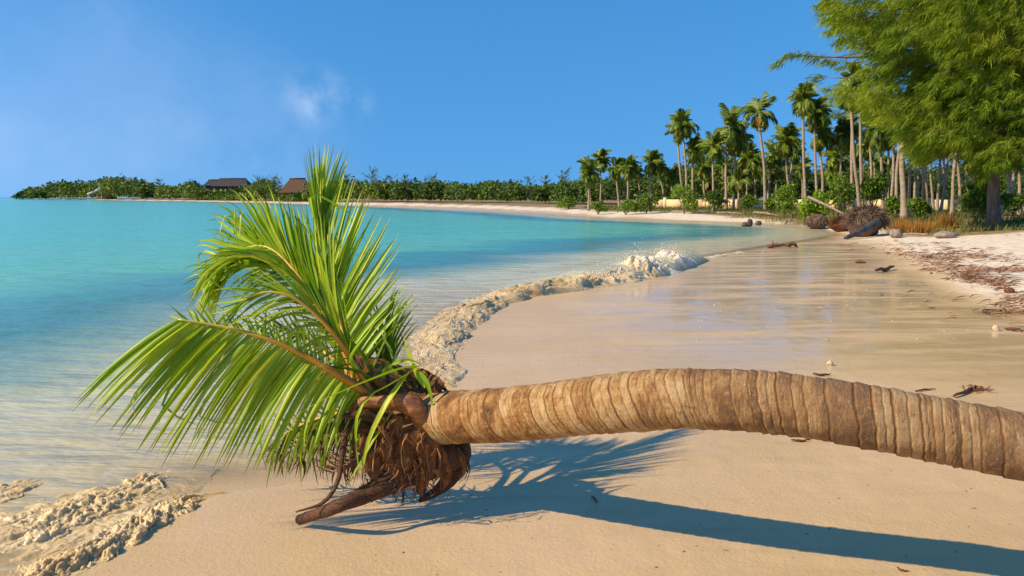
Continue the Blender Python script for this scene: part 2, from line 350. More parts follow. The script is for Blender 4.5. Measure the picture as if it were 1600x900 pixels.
M['frond'] = foliage_mat('far_palm_frond', [(0, (0.045, 0.10, 0.014)), (0.5, (0.15, 0.24, 0.022)), (1, (0.36, 0.40, 0.05))], 0.45, 0.35, 0.35, 0.6)
M['deadfrond'] = foliage_mat('dead_palm_frond', [(0, (0.12, 0.07, 0.02)), (0.5, (0.27, 0.16, 0.04)), (1, (0.42, 0.27, 0.06))], 0.7, 0.25)

# ------------------------------------------------------------------ the lie of the land
near = [G(*p)[:2] for p in ((-40, 1010), (60, 935), (140, 892), (255, 812), (345, 772), (480, 752), (600, 748), (690, 728), (705, 660), (685, 590), (705, 530), (770, 480),
        (850, 457), (950, 441), (1050, 416), (1140, 399), (1210, 386), (1290, 374), (1325, 367), (1300, 358), (1250, 353), (1150, 348), (1050, 345), (950, 341), (850, 334), (750, 329), (650, 325))]
far = [P(px, 308, D)[:2] for px, D in ((560, 150), (420, 215), (300, 310), (200, 400), (100, 520), (45, 620), (33, 680))]
shoreline = np.array([(-60, -400), (-8, -30), (-3.4, -4), (-2.6, 0.5)]+near+far)
land_poly = np.vstack([shoreline, [(-300, 900), (600, 1500), (4000, 1500), (4000, -400)]])
berm = np.array([(6, -400), (5.2, -30), (5.0, 0), (5.6, 5)]+[G(*p, 0.1)[:2] for p in ((1720, 500), (1600, 477), (1530, 470), (1455, 442), (1420, 402), (1345, 378), (1350, 366))]
        +[G(*p, 0.1)[:2] for p in ((1250, 349.5), (1150, 345), (1050, 341.5), (950, 337))]+[P(px, 308, D)[:2] for px, D in ((850, 88), (750, 112), (650, 140), (560, 160), (420, 225), (300, 318), (200, 410), (100, 530), (50, 632))])
berm_poly = np.vstack([berm, [(-280, 890), (600, 1490), (4000, 1490), (4000, -400)]])
vegl = np.array([(60, -400), (35, -30), (24, 10), (21, 24)]+[G(*p, 0.55)[:2] for p in ((1600, 353), (1500, 356), (1430, 353), (1370, 344), (1260, 338))]+[P(px, 308, D)[:2] for px, D in ((1100, 62), (950, 76), (850, 100), (750, 125), (650, 155), (560, 175), (420, 240), (300, 332), (200, 425), (100, 545), (55, 640))])
veg_poly = np.vstack([vegl, [(-270, 880), (600, 1480), (4000, 1480), (4000, -400)]])
def sdist(p, poly, open_n, soft=False):             # signed distance to the first open_n vertices' line, positive inside
    p = np.asarray(p, float); d = np.full(len(p), 1e18); acc = np.zeros(len(p))
    for i in range(open_n-1):
        a, b = poly[i], poly[i+1]; ab = b-a
        t = np.clip(((p-a)@ab)/(ab@ab+1e-12), 0, 1); q = p-a-t[:, None]*ab; dd_ = (q*q).sum(1); d = np.minimum(d, dd_)
        if soft: acc += (dd_+.02)**-3
    ins = np.zeros(len(p), bool); m = len(poly)
    for i in range(m):
        a, b = poly[i], poly[(i+1) % m]
        c = (a[1] > p[:, 1]) != (b[1] > p[:, 1])
        x = (b[0]-a[0])*(p[:, 1]-a[1])/((b[1]-a[1]) if b[1] != a[1] else 1e-12)+a[0]
        ins ^= c & (p[:, 0] < x)
    if soft: return np.where(ins, 1, -1)*np.sqrt(d), acc**(-1/6)
    return np.where(ins, 1, -1)*np.sqrt(d)
def land(xy):
    xy = np.asarray(xy, float).reshape(-1, 2)
    s, so_ = sdist(xy, land_poly, len(shoreline), True); bm = sdist(xy, berm_poly, len(berm)); vg = sdist(xy, veg_poly, len(vegl))
    z = np.where(s > 0, 0.003+0.016*so_/(1+so_*.12), 0.06*np.maximum(s, -60))
    z = z+np.where(bm > 0, 0.50*(1-np.exp(-bm/6.0)), 0)
    p3 = np.c_[xy, np.zeros(len(xy))]
    R = np.hypot(xy[:, 0], xy[:, 1])
    z = z+np.where(R < 60, smooth(0.2, 1.5, s)*(0.006*fbm(p3*1.3, 3, 5)+0.0035*fbm(p3*9, 3, 9)), 0)
    z = z+smooth(0, 2, bm)*0.05*fbm(p3*0.8, 4, 21)+smooth(0, 3, vg)*0.08*fbm(p3*0.3, 3, 33)
    return z, s, bm, vg
def ground_z(x, y): return float(land([(x, y)])[0][0])

ang = np.radians(np.r_[np.linspace(-43, 43, 470), np.linspace(46, 314, 60), [317]])
ang = np.r_[ang[:-1], ang[0]+2*np.pi]
rad = np.r_[0.02, np.geomspace(0.6, 60, 560), np.geomspace(62, 9000, 90)]
def polar(rad, ang):
    R, A = np.meshgrid(rad, ang, indexing='ij'); return np.stack([R*np.sin(A), R*np.cos(A)], -1).reshape(-1, 2)
xy = polar(rad, ang); z, s, bm, vg = land(xy)
jit = fbm(np.c_[xy*0.45, np.zeros(len(xy))], 4, 3)
wetv = 1-smooth(-0.5, 0.9, bm+1.0*jit)
gl = 0.9*np.ones(len(xy))
film = 0.75*smooth(-7.0, -3.0, bm+1.6*jit)*(1-smooth(-1.0, -.2, bm+jit))*smooth(5.0, 8.5, xy[:, 1])*(xy[:, 1] < 40)
fl = grid_faces(len(rad), len(ang))[:, ::-1]
g = mk('beach_sand', np.c_[xy, z], fl[:, ::-1], M['sand'], smooth_=True, attrs={'wet': wetv, 'veg': smooth(-0.6, 1.0, vg+1.2*jit), 'shore': s, 'gloss': gl, 'film': film})
tag(g, 'pale sandy beach, wet and shining near the water and dry to the right', 'beach', kind='structure')

# water: its own sheet, only where the sea is
radw = np.r_[np.geomspace(2.0, 80, 520), np.geomspace(82, 9500, 110)]; angw = np.radians(np.linspace(-60, 43, 480))
xyw = polar(radw, angw); sw = -sdist(xyw, land_poly, len(shoreline))
p3 = np.c_[xyw*np.array((0.55, 1.5)), np.zeros(len(xyw))]
Rw = np.hypot(xyw[:, 0], xyw[:, 1])
amp = smooth(0.2, 5, sw)*np.clip(1.6-np.log10(Rw+1)*0.55, 0.15, 1)
zw = 0.004+amp*(0.035*fbm(p3*0.7, 3, 41)+0.018*fbm(p3*2.6, 3, 45))
keep = sw > -0.8
fw = grid_faces(len(radw), len(angw)); fw = fw[keep[fw].all(1)]
used = np.unique(fw); rm = np.full(len(xyw), -1); rm[used] = np.arange(len(used))
w = mk('sea', np.c_[xyw, zw][used], rm[fw], M['water'], smooth_=True, attrs={'shore': sw[used]})
tag(w, 'clear turquoise sea, turning blue and then sandy at the shore', 'sea', kind='structure')

# ------------------------------------------------------------------ breaking wave and foam
def ridge(name, pts, heights, widths, label, seed, nu, nv, amp, white, lumps=1.0, freq=8.0):
    path = spline([np.r_[p[:2], 0] for p in pts], nu); u = np.linspace(0, 1, nu)
    k = np.linspace(0, 1, len(heights)); H = np.interp(u, k, heights)*(0.85+0.75*fbm(np.c_[path[:, :2]*1.6, 0*u], 3, seed+40)); W = np.interp(u, k, widths); WH = np.interp(u, k, white)
    T = unit(np.gradient(path, axis=0)); S = np.stack([T[:, 1], -T[:, 0], 0*T[:, 0]], -1)       # towards the land
    v = np.linspace(-1, 1, nv)
    prof = np.where(v > 0.25, np.clip(1-((v-0.25)/0.75)**2.2, 0, 1), np.clip((v+1)/1.25, 0, 1)**1.5)
    pos = path[:, None]+S[:, None]*(v[None, :, None]*W[:, None, None])
    q = pos.reshape(-1, 3).copy()
    arc = np.r_[0, np.cumsum(np.linalg.norm(np.diff(path, axis=0), axis=1))]
    qa = np.stack([np.repeat(arc[:, None]*.6, nv, 1), v[None]*W[:, None], np.zeros((nu, nv))], -1)
    big = fbm(q*2.6, 3, seed).reshape(nu, nv); warp = fbm(qa*4, 2, seed+1)[..., None]*np.array((.12, .12, 0))
    sm = fbm((qa+warp)*freq, 4, seed+3, 0.5); bil = np.abs(fbm((qa+warp)*freq*1.9, 4, seed+8, 0.6))*2.4-.5
    zz = H[:, None]*prof[None]*(1+0.55*big)
    edge = np.clip(prof*2.2, 0, 1)[None]*smooth(0, .06, u)[:, None]*smooth(1, .94, u)[:, None]
    zz = zz*smooth(0, .05, u)[:, None]*smooth(1, .95, u)[:, None]
    zz = zz+amp*edge*(sm*1.1+bil*0.7)*lumps*(0.4+H[:, None]/max(heights))
    pos = pos+S[:, None]*(amp*1.3*edge*np.roll(sm, 7, 0))[..., None]+S[:, None]*(0.12*big*W[:, None])[..., None]*smooth(0.0, 1, v)[None, :, None]
    gz = land(pos.reshape(-1, 3)[:, :2])[0].reshape(nu, nv)
    zb = np.maximum(gz, 0.004)
    pos[..., 2] = zb-0.02+zz+0.0
    wh = np.clip(WH[:, None]+0.35*big+0.5*sm*0+0*v[None], 0, 1)
    o = mk(name, pos.reshape(-1, 3), grid_faces(nu, nv), M['foam'], smooth_=True, attrs={'white': wh.ravel()})
    tag(o, label, 'foam', kind='stuff'); return pos, zz
OCT = np.array([(1, 0, 0), (-1, 0, 0), (0, 1, 0), (0, -1, 0), (0, 0, 1), (0, 0, -1)], float)
OCF = np.array([(0, 2, 4), (2, 1, 4), (1, 3, 4), (3, 0, 4), (2, 0, 5), (1, 2, 5), (3, 1, 5), (0, 3, 5)])
def droplets(name, c, r, label, elong=None):
    n = len(c); V = c[:, None]+OCT[None]*r[:, None, None]*(1+0*rng.random((n, 6, 1)))
    if elong is not None: V[..., 2] = c[:, None, 2]+(V[..., 2]-c[:, None, 2])*elong[:, None]
    F = (np.arange(n)[:, None, None]*6+OCF[None]).reshape(-1, 3)
    o = mk(name, V.reshape(-1, 3), F, M['foam'], smooth_=True, attrs={'white': np.repeat(0.6+0.4*rng.random(n), 6)})
    return tag(o, label, 'spray', kind='stuff')
wv_pts = [G(*p) for p in ((655, 640), (662, 592), (668, 545), (700, 505), (745, 477), (800, 460), (860, 451), (930, 440), (990, 427), (1040, 415), (1062, 409))]
pos, zz = ridge('breaking_wave_foam', wv_pts, (0.04, 0.07, 0.10, 0.13, 0.15, 0.18, 0.20, 0.24, 0.40, 0.30, 0.03), (0.30, 0.40, 0.46, 0.48, 0.52, 0.6, 0.7, 0.8, 0.9, 0.8, 0.3),
      'churning sandy foam of the small wave breaking along the shore', 3, 900, 90, 0.055, (0.25, 0.25, 0.22, 0.22, 0.22, 0.3, 0.35, 0.55, 0.85, .95, .9), freq=5.0)
def spray(pos, zz, n, lo, hi, rise, name, label, rmax):
    nu, nv = zz.shape; iu = rng.integers(int(lo*nu), int(hi*nu), n); iv = rng.integers(int(nv*.35), int(nv*.85), n)
    c = pos[iu, iv]+np.c_[rng.normal(0, .06, n), rng.normal(0, .06, n), rng.exponential(rise, n)*(0.3+zz[iu, iv]*2)]
    droplets(name, c, rng.uniform(0.3, 1, n)*rmax, label, rng.uniform(0.8, 2.4, n))
spray(pos, zz, 2400, 0.60, 0.95, 0.055, 'wave_spray', 'white spray thrown up where the wave breaks farthest along', 0.013)
spray(pos, zz, 1500, 0.05, 0.62, 0.05, 'foam_spatter', 'small beige drops flying off the near part of the wave', 0.008)
# the smooth wave wall behind the breaking crest
sw_pts = [G(*p) for p in ((760, 455), (830, 440), (900, 432), (960, 425), (1010, 412), (1040, 402))]
path = spline(sw_pts, 160); T = unit(np.gradient(path, axis=0)); S = np.stack([T[:, 1], -T[:, 0], 0*T[:, 0]], -1); v = np.linspace(-1, 1, 40); u = np.linspace(0, 1, 160)
hh = (0.25*smooth(0, .35, u)*smooth(1, .85, u))[:, None]*(np.where(v > 0.35, 1-((v-.35)/.65)**2, ((v+1)/1.35)**1.6))[None]
ps = path[:, None]+S[:, None]*v[None, :, None]*1.3+S[:, None]*(hh*0.9)[..., None]; ps[..., 2] = 0.0+hh*(1+0.15*fbm(ps.reshape(-1, 3)*1.5, 2, 77).reshape(160, 40))
o = mk('wave_crest_water', ps.reshape(-1, 3), grid_faces(160, 40), M['water'], smooth_=True, attrs={'shore': np.full(160*40, 2.3)})
tag(o, 'smooth greenish wave crest rising just behind the foam', 'wave', kind='structure')

ridge('foam_line', [G(*p) for p in ((1050, 414), (1075, 407), (1105, 402), (1140, 397), (1165, 393))], (0.10, 0.06, 0.05, 0.06, 0.02), (0.5, 0.35, 0.3, 0.3, 0.2), 'thin foam line leading on from the far end of the wave', 33, 220, 40, 0.03, (.8, .6, .5, .5, .4), freq=5.0)
lf1 = [G(*p) for p in ((-140, 965), (-40, 925), (60, 893), (150, 848), (230, 806), (305, 776), (365, 762))]
ridge('front_wash_foam', lf1, (0.045, 0.05, 0.055, 0.05, 0.045, 0.035, 0.012), (0.24, 0.24, 0.23, 0.22, 0.2, 0.17, 0.12), 'lumpy sandy foam edge running up the beach, nearest the viewer', 13, 720, 110, 0.022, (0.25, 0.25, 0.25, 0.25, 0.2, 0.15, 0.1), freq=17.0)
lf2 = [G(*p) for p in ((-120, 860), (0, 826), (90, 800), (170, 770), (245, 746), (325, 744))]
ridge('middle_wash_foam', lf2, (0.03, 0.04, 0.045, 0.045, 0.04, 0.02), (0.34, 0.38, 0.42, 0.42, 0.36, 0.2), 'lumpy foam ridge lying just behind the front foam edge', 19, 620, 130, 0.017, (0.4, 0.4, 0.42, 0.35, 0.3, 0.2), freq=15.0)
lf4 = [G(*p) for p in ((-150, 905), (-20, 870), (70, 845), (150, 812), (220, 780), (280, 762), (330, 756))]
ridge('wash_sheet', lf4, (0.025, 0.03, 0.03, 0.03, 0.025, 0.02, 0.008), (0.5, 0.6, 0.6, 0.55, 0.46, 0.32, 0.16), 'thin sheet of sandy wash spread between the foam ridges', 23, 420, 130, 0.009, (0.42, 0.42, 0.4, 0.35, 0.28, 0.2, 0.15), freq=15.0)
lf3 = [G(*p) for p in ((-120, 790), (-20, 768), (50, 750), (95, 738))]
ridge('small_wash_foam', lf3, (0.05, 0.06, 0.07, 0.015), (0.3, 0.32, 0.28, 0.15), 'small foam hump at the left edge, rearmost of the wash', 27, 260, 80, 0.020, (0.55, 0.5, 0.4, 0.4), freq=14.0)

# ------------------------------------------------------------------ the fallen palm
CS = 0.94                               # the crown's distance, set by its shadow
def PC(px, py, D): return P(px, py, D*CS)
def PPC(pts): return np.array([PC(*p) for p in pts])
root = empty('fallen_palm', (*P(620, 700, 4.15)[:2], 0.03))
tag(root, 'fallen coconut palm with ringed brown trunk and ragged green crown lying across the beach', 'palm tree')
TR = PP([(640, 653, 3.94), (700, 652, 3.80), (768, 649, 3.64), (840, 643, 3.48), (940, 632, 3.29), (1040, 624, 3.15), (1100, 624, 3.10), (1200, 629, 3.025), (1300, 642, 2.955), (1400, 659, 2.90), (1500, 678, 2.85), (1600, 697, 2.80), (1700, 716, 2.75)])
TR = np.vstack([TR, TR[-1]+np.array((0.5, -0.10, -0.14)), TR[-1]+np.array((1.0, -0.2, -0.36)), TR[-1]+np.array((1.35, -0.26, -0.6))])
nL, nC = 1500, 72
path = spline(TR, nL); Lc = np.r_[0, np.cumsum(np.linalg.norm(np.diff(path, axis=0), axis=1))]
T, A, B = frames(path); th = np.linspace(0, 2*np.pi, nC, endpoint=False)
edges = [0.0]
while edges[-1] < Lc[-1]+0.4: edges.append(edges[-1]+random.choice((0.034, 0.05, 0.064, 0.078, 0.092))*random.uniform(.8, 1.15))
edges = np.array(edges); rv = rng.random(len(edges)); step = rng.uniform(0.3, 1.0, len(edges))
ca, sa = np.cos(th), np.sin(th)
wob = 0.008*fbm(np.stack([np.repeat(Lc[:, None]*3, nC, 1), np.tile(ca*1.2, (nL, 1)), np.tile(sa*1.2, (nL, 1))], -1), 3, 51)+0.003*fbm(np.stack([np.repeat(Lc[:, None]*9, nC, 1), np.tile(ca*5, (nL, 1)), np.tile(sa*5, (nL, 1))], -1), 3, 54)
LL = Lc[:, None]+wob*1.7+0.03*ca[None]+0.018*sa[None]+0.1
idx = np.clip(np.searchsorted(edges, LL, side='right')-1, 0, len(edges)-2)
fr = (LL-edges[idx])/(edges[idx+1]-edges[idx])
r0 = np.interp(Lc, [0, .15, .7, 1.5, 2.2, 2.9, 3.4, 4.5], [0.120, 0.124, 0.121, 0.119, 0.117, 0.124, 0.132, 0.15])[:, None]
relief = step[idx]*(0.0085*(1-fr)**1.3*smooth(0, .12, fr)-0.004*np.exp(-(fr/.09)**2)) - 0.004*np.exp(-((fr-0.55)/.05)**2)*(rv[idx] > .45)
lum = 0.006*fbm(np.stack([np.repeat(Lc[:, None]*6, nC, 1), np.tile(ca*2, (nL, 1)), np.tile(sa*2, (nL, 1))], -1), 4, 61)
rr_ = r0+relief+lum
V = path[:, None]+rr_[..., None]*(ca[None, :, None]*A[:, None]+sa[None, :, None]*B[:, None])
i = np.arange(nL-1)[:, None]*nC; j = np.arange(nC)[None]; j2 = (j+1) % nC
F = np.stack([i+j, i+j2, i+nC+j2, i+nC+j], -1).reshape(-1, 4)
ringv = rv[idx]; scar = np.exp(-(np.minimum(fr, 1-fr)/.10)**2)*np.clip(step[idx]+.2, 0, 1)+0.7*np.exp(-((fr-0.55)/.05)**2)*(rv[idx] > .45)
mk('trunk', V.reshape(-1, 3), F, M['bark'], root, True, {'along': np.repeat(Lc, nC), 'cx': np.tile(ca*.15, nL), 'cy': np.tile(sa*.15, nL), 'ring': ringv.ravel(), 'scar': scar.ravel()})
# root end out of the picture, sunk in the sand
e = path[-1]
vb, fb_ = tube(spline([e, e+np.array((.1, -.02, -.12)), e+np.array((.18, -.04, -.3))], 12), np.linspace(.16, .26, 12), 20)
mk('root_base', vb, fb_, M['root'], root, True)

leafbin = []            # (length, verts, faces, attrs, frond)
def leaflet(a, b_, bend, wdir, width, tint, dry, nseg=6, twist=0.0, fold=0.45, pts=None):
    n = nseg+1; tt = np.linspace(0, 1, n)
    if pts is not None: c = spline(pts, n)
    else: c = a+(b_-a)*tt[:, None]+bend*(tt*(1-tt)*4)[:, None]
    Tn = unit(np.gradient(c, axis=0)); wd = wdir-Tn*(Tn@wdir)[:, None]; wd = unit(wd); nn = np.cross(Tn, wd)
    ct, st = math.cos(twist), math.sin(twist); wd2 = wd*ct+nn*st; nn2 = nn*ct-wd*st
    wdt = width*np.minimum(1, 0.35+tt*4)*np.clip((1-tt)/.75, 0, 1)**0.75+0.0008
    L_ = c+wd2*wdt[:, None]*.5; R_ = c-wd2*wdt[:, None]*.5; Mi = c-nn2*(wdt*fold*.5)[:, None]
    V = np.stack([L_, Mi, R_], 1).reshape(-1, 3)
    k = np.arange(nseg)[:, None]*3
    F = np.concatenate([np.concatenate([k, k+1, k+4, k+3], 1), np.concatenate([k+1, k+2, k+5, k+4], 1)])
    return V, F, {'tt': np.repeat(tt, 3), 'tint': np.full(n*3, tint), 'dry': np.full(n*3, dry)}
def curve_at(spec, t):                  # spec: [(t, px, py, D)...]
    ts = [p[0] for p in spec]; return np.array([np.interp(t, ts, [p[k] for p in spec]) for k in (1, 2, 3)])
def frond(label, rpts, sides, base_r=0.030, tip_r=0.005, tint=(0.4, 0.9), dry=0.0, width=0.024, name='frond', sag=0.03, twist=0.6, fwd=.09):
    rp = spline(PPC(rpts), 40); tt = np.linspace(0, 1, 40)
    rr = base_r*(1-tt)**1.3+tip_r
    v, f = tube(rp, rr, 8, squash=0.6)
    at = np.r_[np.repeat(tt, 8), 0, 1]
    o = mk(name, v, f, M['stalk'], root, True, {'tt': at, 'dry': np.full(len(v), dry)})
    if label: o['label'] = label
    Tn = unit(np.gradient(rp, axis=0))
    for spec, n in sides:
        t0, t1 = spec[0][0], spec[-1][0]
        for i_ in range(n):
            t_ = t0+(t1-t0)*(i_+random.uniform(-.3, .3))/max(n-1, 1); t_ = min(max(t_, t0), t1)
            x = t_*39; i0 = min(int(x), 38); a = rp[i0]+(rp[i0+1]-rp[i0])*(x-i0)
            tp = curve_at(spec, t_); b_ = PC(tp[0]+random.gauss(0, 7), tp[1]+random.gauss(0, 7), tp[2]+random.gauss(0, .05))
            d = b_-a; L = np.linalg.norm(d)
            if L < .03: continue
            b_ = a+d*random.choice((1, 1, 1, .96, .9, .8)) if L > .2 else b_
            if random.random() < .07 and L > .2: b_ = a+d*random.uniform(.45, .8)+np.array((random.gauss(0, .06), random.gauss(0, .05), -random.uniform(.05, .22)))   # a bent or broken blade
            Ta = Tn[i0]
            # leaves the stalk forward, then turns to its tip; gravity bows the outer half
            p1 = a+d*.30+Ta*L*fwd+np.array((0, 0, sag*.6))*L/.5; p2 = a+d*.68+Ta*L*fwd*.55+np.array((0, 0, sag))*L/.5
            pts = np.array([a, p1, p2, b_])
            wdir = Ta+0.25*rng.normal(size=3)
            tv = random.uniform(*tint)
            V_, F_, A_ = leaflet(a, b_, 0, wdir, width*random.uniform(.75, 1.2)*min(1, .45+L), tv, dry, 7, random.uniform(-twist, twist), 0.5, pts)
            leafbin.append((L, V_, F_, A_, o))
    return o
def strap(o, pts, width, tint, dry=0.0):
    p = PPC(pts); V_, F_, A_ = leaflet(p[0], p[-1], 0, np.array((0.75, -0.3, .5)), width, tint, dry, 9, random.uniform(-.3, .3), .4, p)
    leafbin.append((9.0, V_, F_, A_, o))

frond('upright fan frond with straight narrow leaflets', [(598, 640, 4.17), (572, 600, 4.18), (548, 545, 4.25), (522, 475, 4.38), (506, 410, 4.5), (499, 340, 4.62), (502, 300, 4.7)], [
    ([(.18, 645, 485, 4.3), (.25, 645, 452, 4.35), (.31, 634, 415, 4.4), (.37, 618, 380, 4.45), (.42, 604, 350, 4.5), (.48, 586, 322, 4.6), (.54, 570, 296, 4.7)], 44),
    ([(.50, 566, 300, 4.7), (.60, 556, 268, 4.75), (.7, 545, 248, 4.8), (.8, 535, 236, 4.85), (.9, 522, 228, 4.85), (1, 509, 224, 4.85)], 34),
    ([(.42, 476, 300, 4.6), (.50, 474, 320, 4.65), (.56, 478, 236, 4.75), (.75, 488, 228, 4.8), (1, 505, 222, 4.85)], 22)], tint=(.3, .95), width=0.023, sag=0.0, base_r=.036, twist=.9, fwd=.03)
frond('second frond arching over to the left and drooping at its tip', [(600, 645, 4.2), (560, 585, 4.25), (515, 505, 4.36), (470, 435, 4.5), (432, 394, 4.6), (402, 384, 4.65), (372, 396, 4.65), (350, 436, 4.6)], [
    ([(.28, 522, 335, 4.35), (.36, 490, 322, 4.7), (.45, 462, 318, 4.7), (.55, 438, 306, 4.7), (.62, 404, 298, 4.7), (.70, 370, 300, 4.7), (.78, 332, 325, 4.7), (.86, 302, 372, 4.7), (.93, 288, 430, 4.7), (1, 292, 478, 4.4)], 84),
    ([(.40, 420, 400, 4.3), (.5, 370, 385, 4.25), (.6, 318, 402, 4.25), (.7, 296, 440, 4.25), (.8, 300, 482, 4.25), (.9, 312, 494, 4.3), (1, 318, 498, 4.32)], 66),
    ([(.55, 345, 420, 4.5), (.65, 318, 455, 4.5), (.75, 312, 488, 4.5), (.9, 322, 500, 4.5), (1, 334, 496, 4.5)], 44)], tint=(.4, 1.0), width=0.025, sag=.045, base_r=.034)
frond('yellow stalked frond pointing left between the tall fronds and the low one', [(598, 648, 4.1), (566, 590, 4.06), (520, 520, 4.0), (470, 472, 3.95), (430, 457, 3.92), (395, 462, 3.9), (350, 492, 3.88)], [
    ([(.22, 535, 440, 4.05), (.35, 480, 400, 4.0), (.46, 428, 405, 4.0), (.56, 392, 410, 3.95), (.66, 362, 425, 3.95), (.78, 338, 452, 3.9), (.88, 328, 478, 3.9), (1, 330, 512, 3.88)], 40),
    ([(.28, 492, 600, 4.0), (.45, 440, 545, 3.95), (.6, 385, 520, 3.9), (.75, 350, 520, 3.9), (1, 332, 520, 3.88)], 24)], tint=(.35, .95), width=0.02, sag=.02, base_r=.032)
frond('big low frond with orange stalk and long leaflets hanging to the water', [(606, 640, 4.1), (560, 605, 4.03), (515, 578, 3.97), (465, 550, 3.93), (410, 527, 3.88), (345, 510, 3.84), (278, 499, 3.8)], [
    ([(.10, 545, 680, 3.95), (.2, 505, 712, 3.9), (.3, 460, 725, 3.86), (.4, 400, 740, 3.82), (.5, 350, 730, 3.8), (.6, 300, 728, 3.76), (.7, 250, 722, 3.74), (.78, 220, 702, 3.72), (.86, 170, 672, 3.7), (.93, 130, 652, 3.7), (1, 116, 634, 3.7)], 104),
    ([(.18, 560, 540, 4.1), (.35, 505, 510, 4.05), (.5, 452, 500, 4.0), (.65, 395, 488, 3.98), (.8, 335, 484, 3.93), (.92, 290, 480, 3.88), (1, 268, 486, 3.84)], 46)], tint=(.45, 1.0), width=0.0235, sag=.012, base_r=.038, tip_r=.007, twist=.8, fwd=.03)
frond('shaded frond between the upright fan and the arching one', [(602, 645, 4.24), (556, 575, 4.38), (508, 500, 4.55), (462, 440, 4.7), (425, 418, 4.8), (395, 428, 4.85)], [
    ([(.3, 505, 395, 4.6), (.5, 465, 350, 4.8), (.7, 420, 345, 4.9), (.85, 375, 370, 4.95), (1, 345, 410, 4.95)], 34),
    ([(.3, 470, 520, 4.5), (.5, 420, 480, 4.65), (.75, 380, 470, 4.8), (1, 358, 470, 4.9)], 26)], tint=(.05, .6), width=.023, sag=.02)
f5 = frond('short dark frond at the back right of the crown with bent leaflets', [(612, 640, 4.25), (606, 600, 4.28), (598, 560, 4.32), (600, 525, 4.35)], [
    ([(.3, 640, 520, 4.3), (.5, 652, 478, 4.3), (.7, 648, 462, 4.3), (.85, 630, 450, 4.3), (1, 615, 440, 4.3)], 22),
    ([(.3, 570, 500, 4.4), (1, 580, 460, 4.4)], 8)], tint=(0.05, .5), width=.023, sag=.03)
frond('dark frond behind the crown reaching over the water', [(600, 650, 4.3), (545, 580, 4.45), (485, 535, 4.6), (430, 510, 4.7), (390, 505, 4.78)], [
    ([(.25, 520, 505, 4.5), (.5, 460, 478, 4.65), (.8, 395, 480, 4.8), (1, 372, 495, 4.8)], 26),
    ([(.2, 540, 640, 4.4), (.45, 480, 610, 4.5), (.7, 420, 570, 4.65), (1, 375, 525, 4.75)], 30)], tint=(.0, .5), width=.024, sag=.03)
frond('limp green frond hanging beneath the crown', [(606, 650, 4.12), (575, 640, 4.15), (530, 645, 4.2), (480, 660, 4.25), (440, 680, 4.28)], [
    ([(.15, 560, 715, 4.1), (.5, 500, 735, 4.2), (.8, 440, 742, 4.25), (1, 400, 742, 4.28)], 46), ([(.2, 540, 610, 4.2), (1, 425, 650, 4.3)], 22)], tint=(.1, .6), width=.024, dry=.25)
for lab, rp, sd_ in (('withered brown frond trailing in the shallow water', [(608, 660, 4.2), (560, 672, 4.28), (500, 690, 4.36), (430, 712, 4.42)], [([(.15, 570, 748, 4.2), (.5, 500, 745, 4.3), (1, 412, 735, 4.42)], 34), ([(.2, 540, 650, 4.3), (.6, 460, 665, 4.4), (1, 405, 695, 4.45)], 26)]),
        ('brown frond hanging straight down under the crown', [(612, 665, 4.15), (592, 690, 4.17), (560, 715, 4.2), (520, 738, 4.2)], [([(.2, 600, 755, 4.15), (1, 520, 752, 4.2)], 26), ([(.2, 560, 665, 4.2), (1, 490, 728, 4.22)], 20)])):
    frond(lab, rp, sd_, tint=(.0, .4), dry=.95, width=.02, base_r=.03)
for pts, wd, tn in (([(655, 572, 4.02), (625, 575, 3.98), (590, 588, 3.94), (545, 606, 3.9), (490, 632, 3.85), (440, 664, 3.8)], .030, .55), ([(640, 580, 4.0), (620, 605, 3.95), (598, 640, 3.9), (575, 690, 3.88), (563, 752, 3.88)], .034, .95),
        ([(650, 575, 4.0), (612, 598, 3.95), (575, 620, 3.92), (558, 650, 3.9), (556, 690, 3.9), (562, 748, 3.9)], .024, .7), ([(615, 640, 3.98), (585, 685, 3.92), (556, 735, 3.88), (527, 780, 3.85)], .018, .6),
        ([(664, 606, 4.0), (652, 585, 4.02), (640, 555, 4.05), (630, 522, 4.08)], .030, .8), ([(655, 580, 4.0), (668, 600, 3.97), (678, 640, 3.96)], .026, .45), ([(590, 610, 4.1), (605, 575, 4.05), (640, 562, 4.0), (660, 572, 4.0)], .028, .5),
        ([(600, 600, 4.1), (615, 560, 4.15), (600, 515, 4.2), (655, 462, 4.2)], .018, .2), ([(575, 590, 4.2), (610, 520, 4.2), (652, 505, 4.2)], .018, .2), ([(585, 600, 4.1), (600, 570, 4.08), (640, 600, 4.05)], .02, .3), ([(570, 590, 4.05), (548, 560, 3.98), (575, 520, 3.95), (585, 505, 3.95)], .02, .7),
        ([(436, 465, 3.9), (402, 490, 3.86), (372, 500, 3.84), (312, 545, 3.8)], .02, .85), ([(590, 600, 4.15), (560, 545, 4.1), (520, 520, 4.08), (470, 512, 4.05)], .03, .2), ([(600, 610, 4.1), (560, 580, 4.02), (510, 572, 3.98), (450, 560, 3.95)], .026, .15)):
    strap(f5, pts, wd, tn)
leafbin.sort(key=lambda q: -q[0])
for L, V_, F_, A_, o in leafbin[:300]: mk('leaflet', V_, F_, M['leaf'], o, True, A_)
V_, F_, A_ = join([(q[1], q[2], q[3]) for q in leafbin[300:]])
tag(mk('small_leaflets', V_, F_, M['leaf'], root, True, A_), kind='stuff')

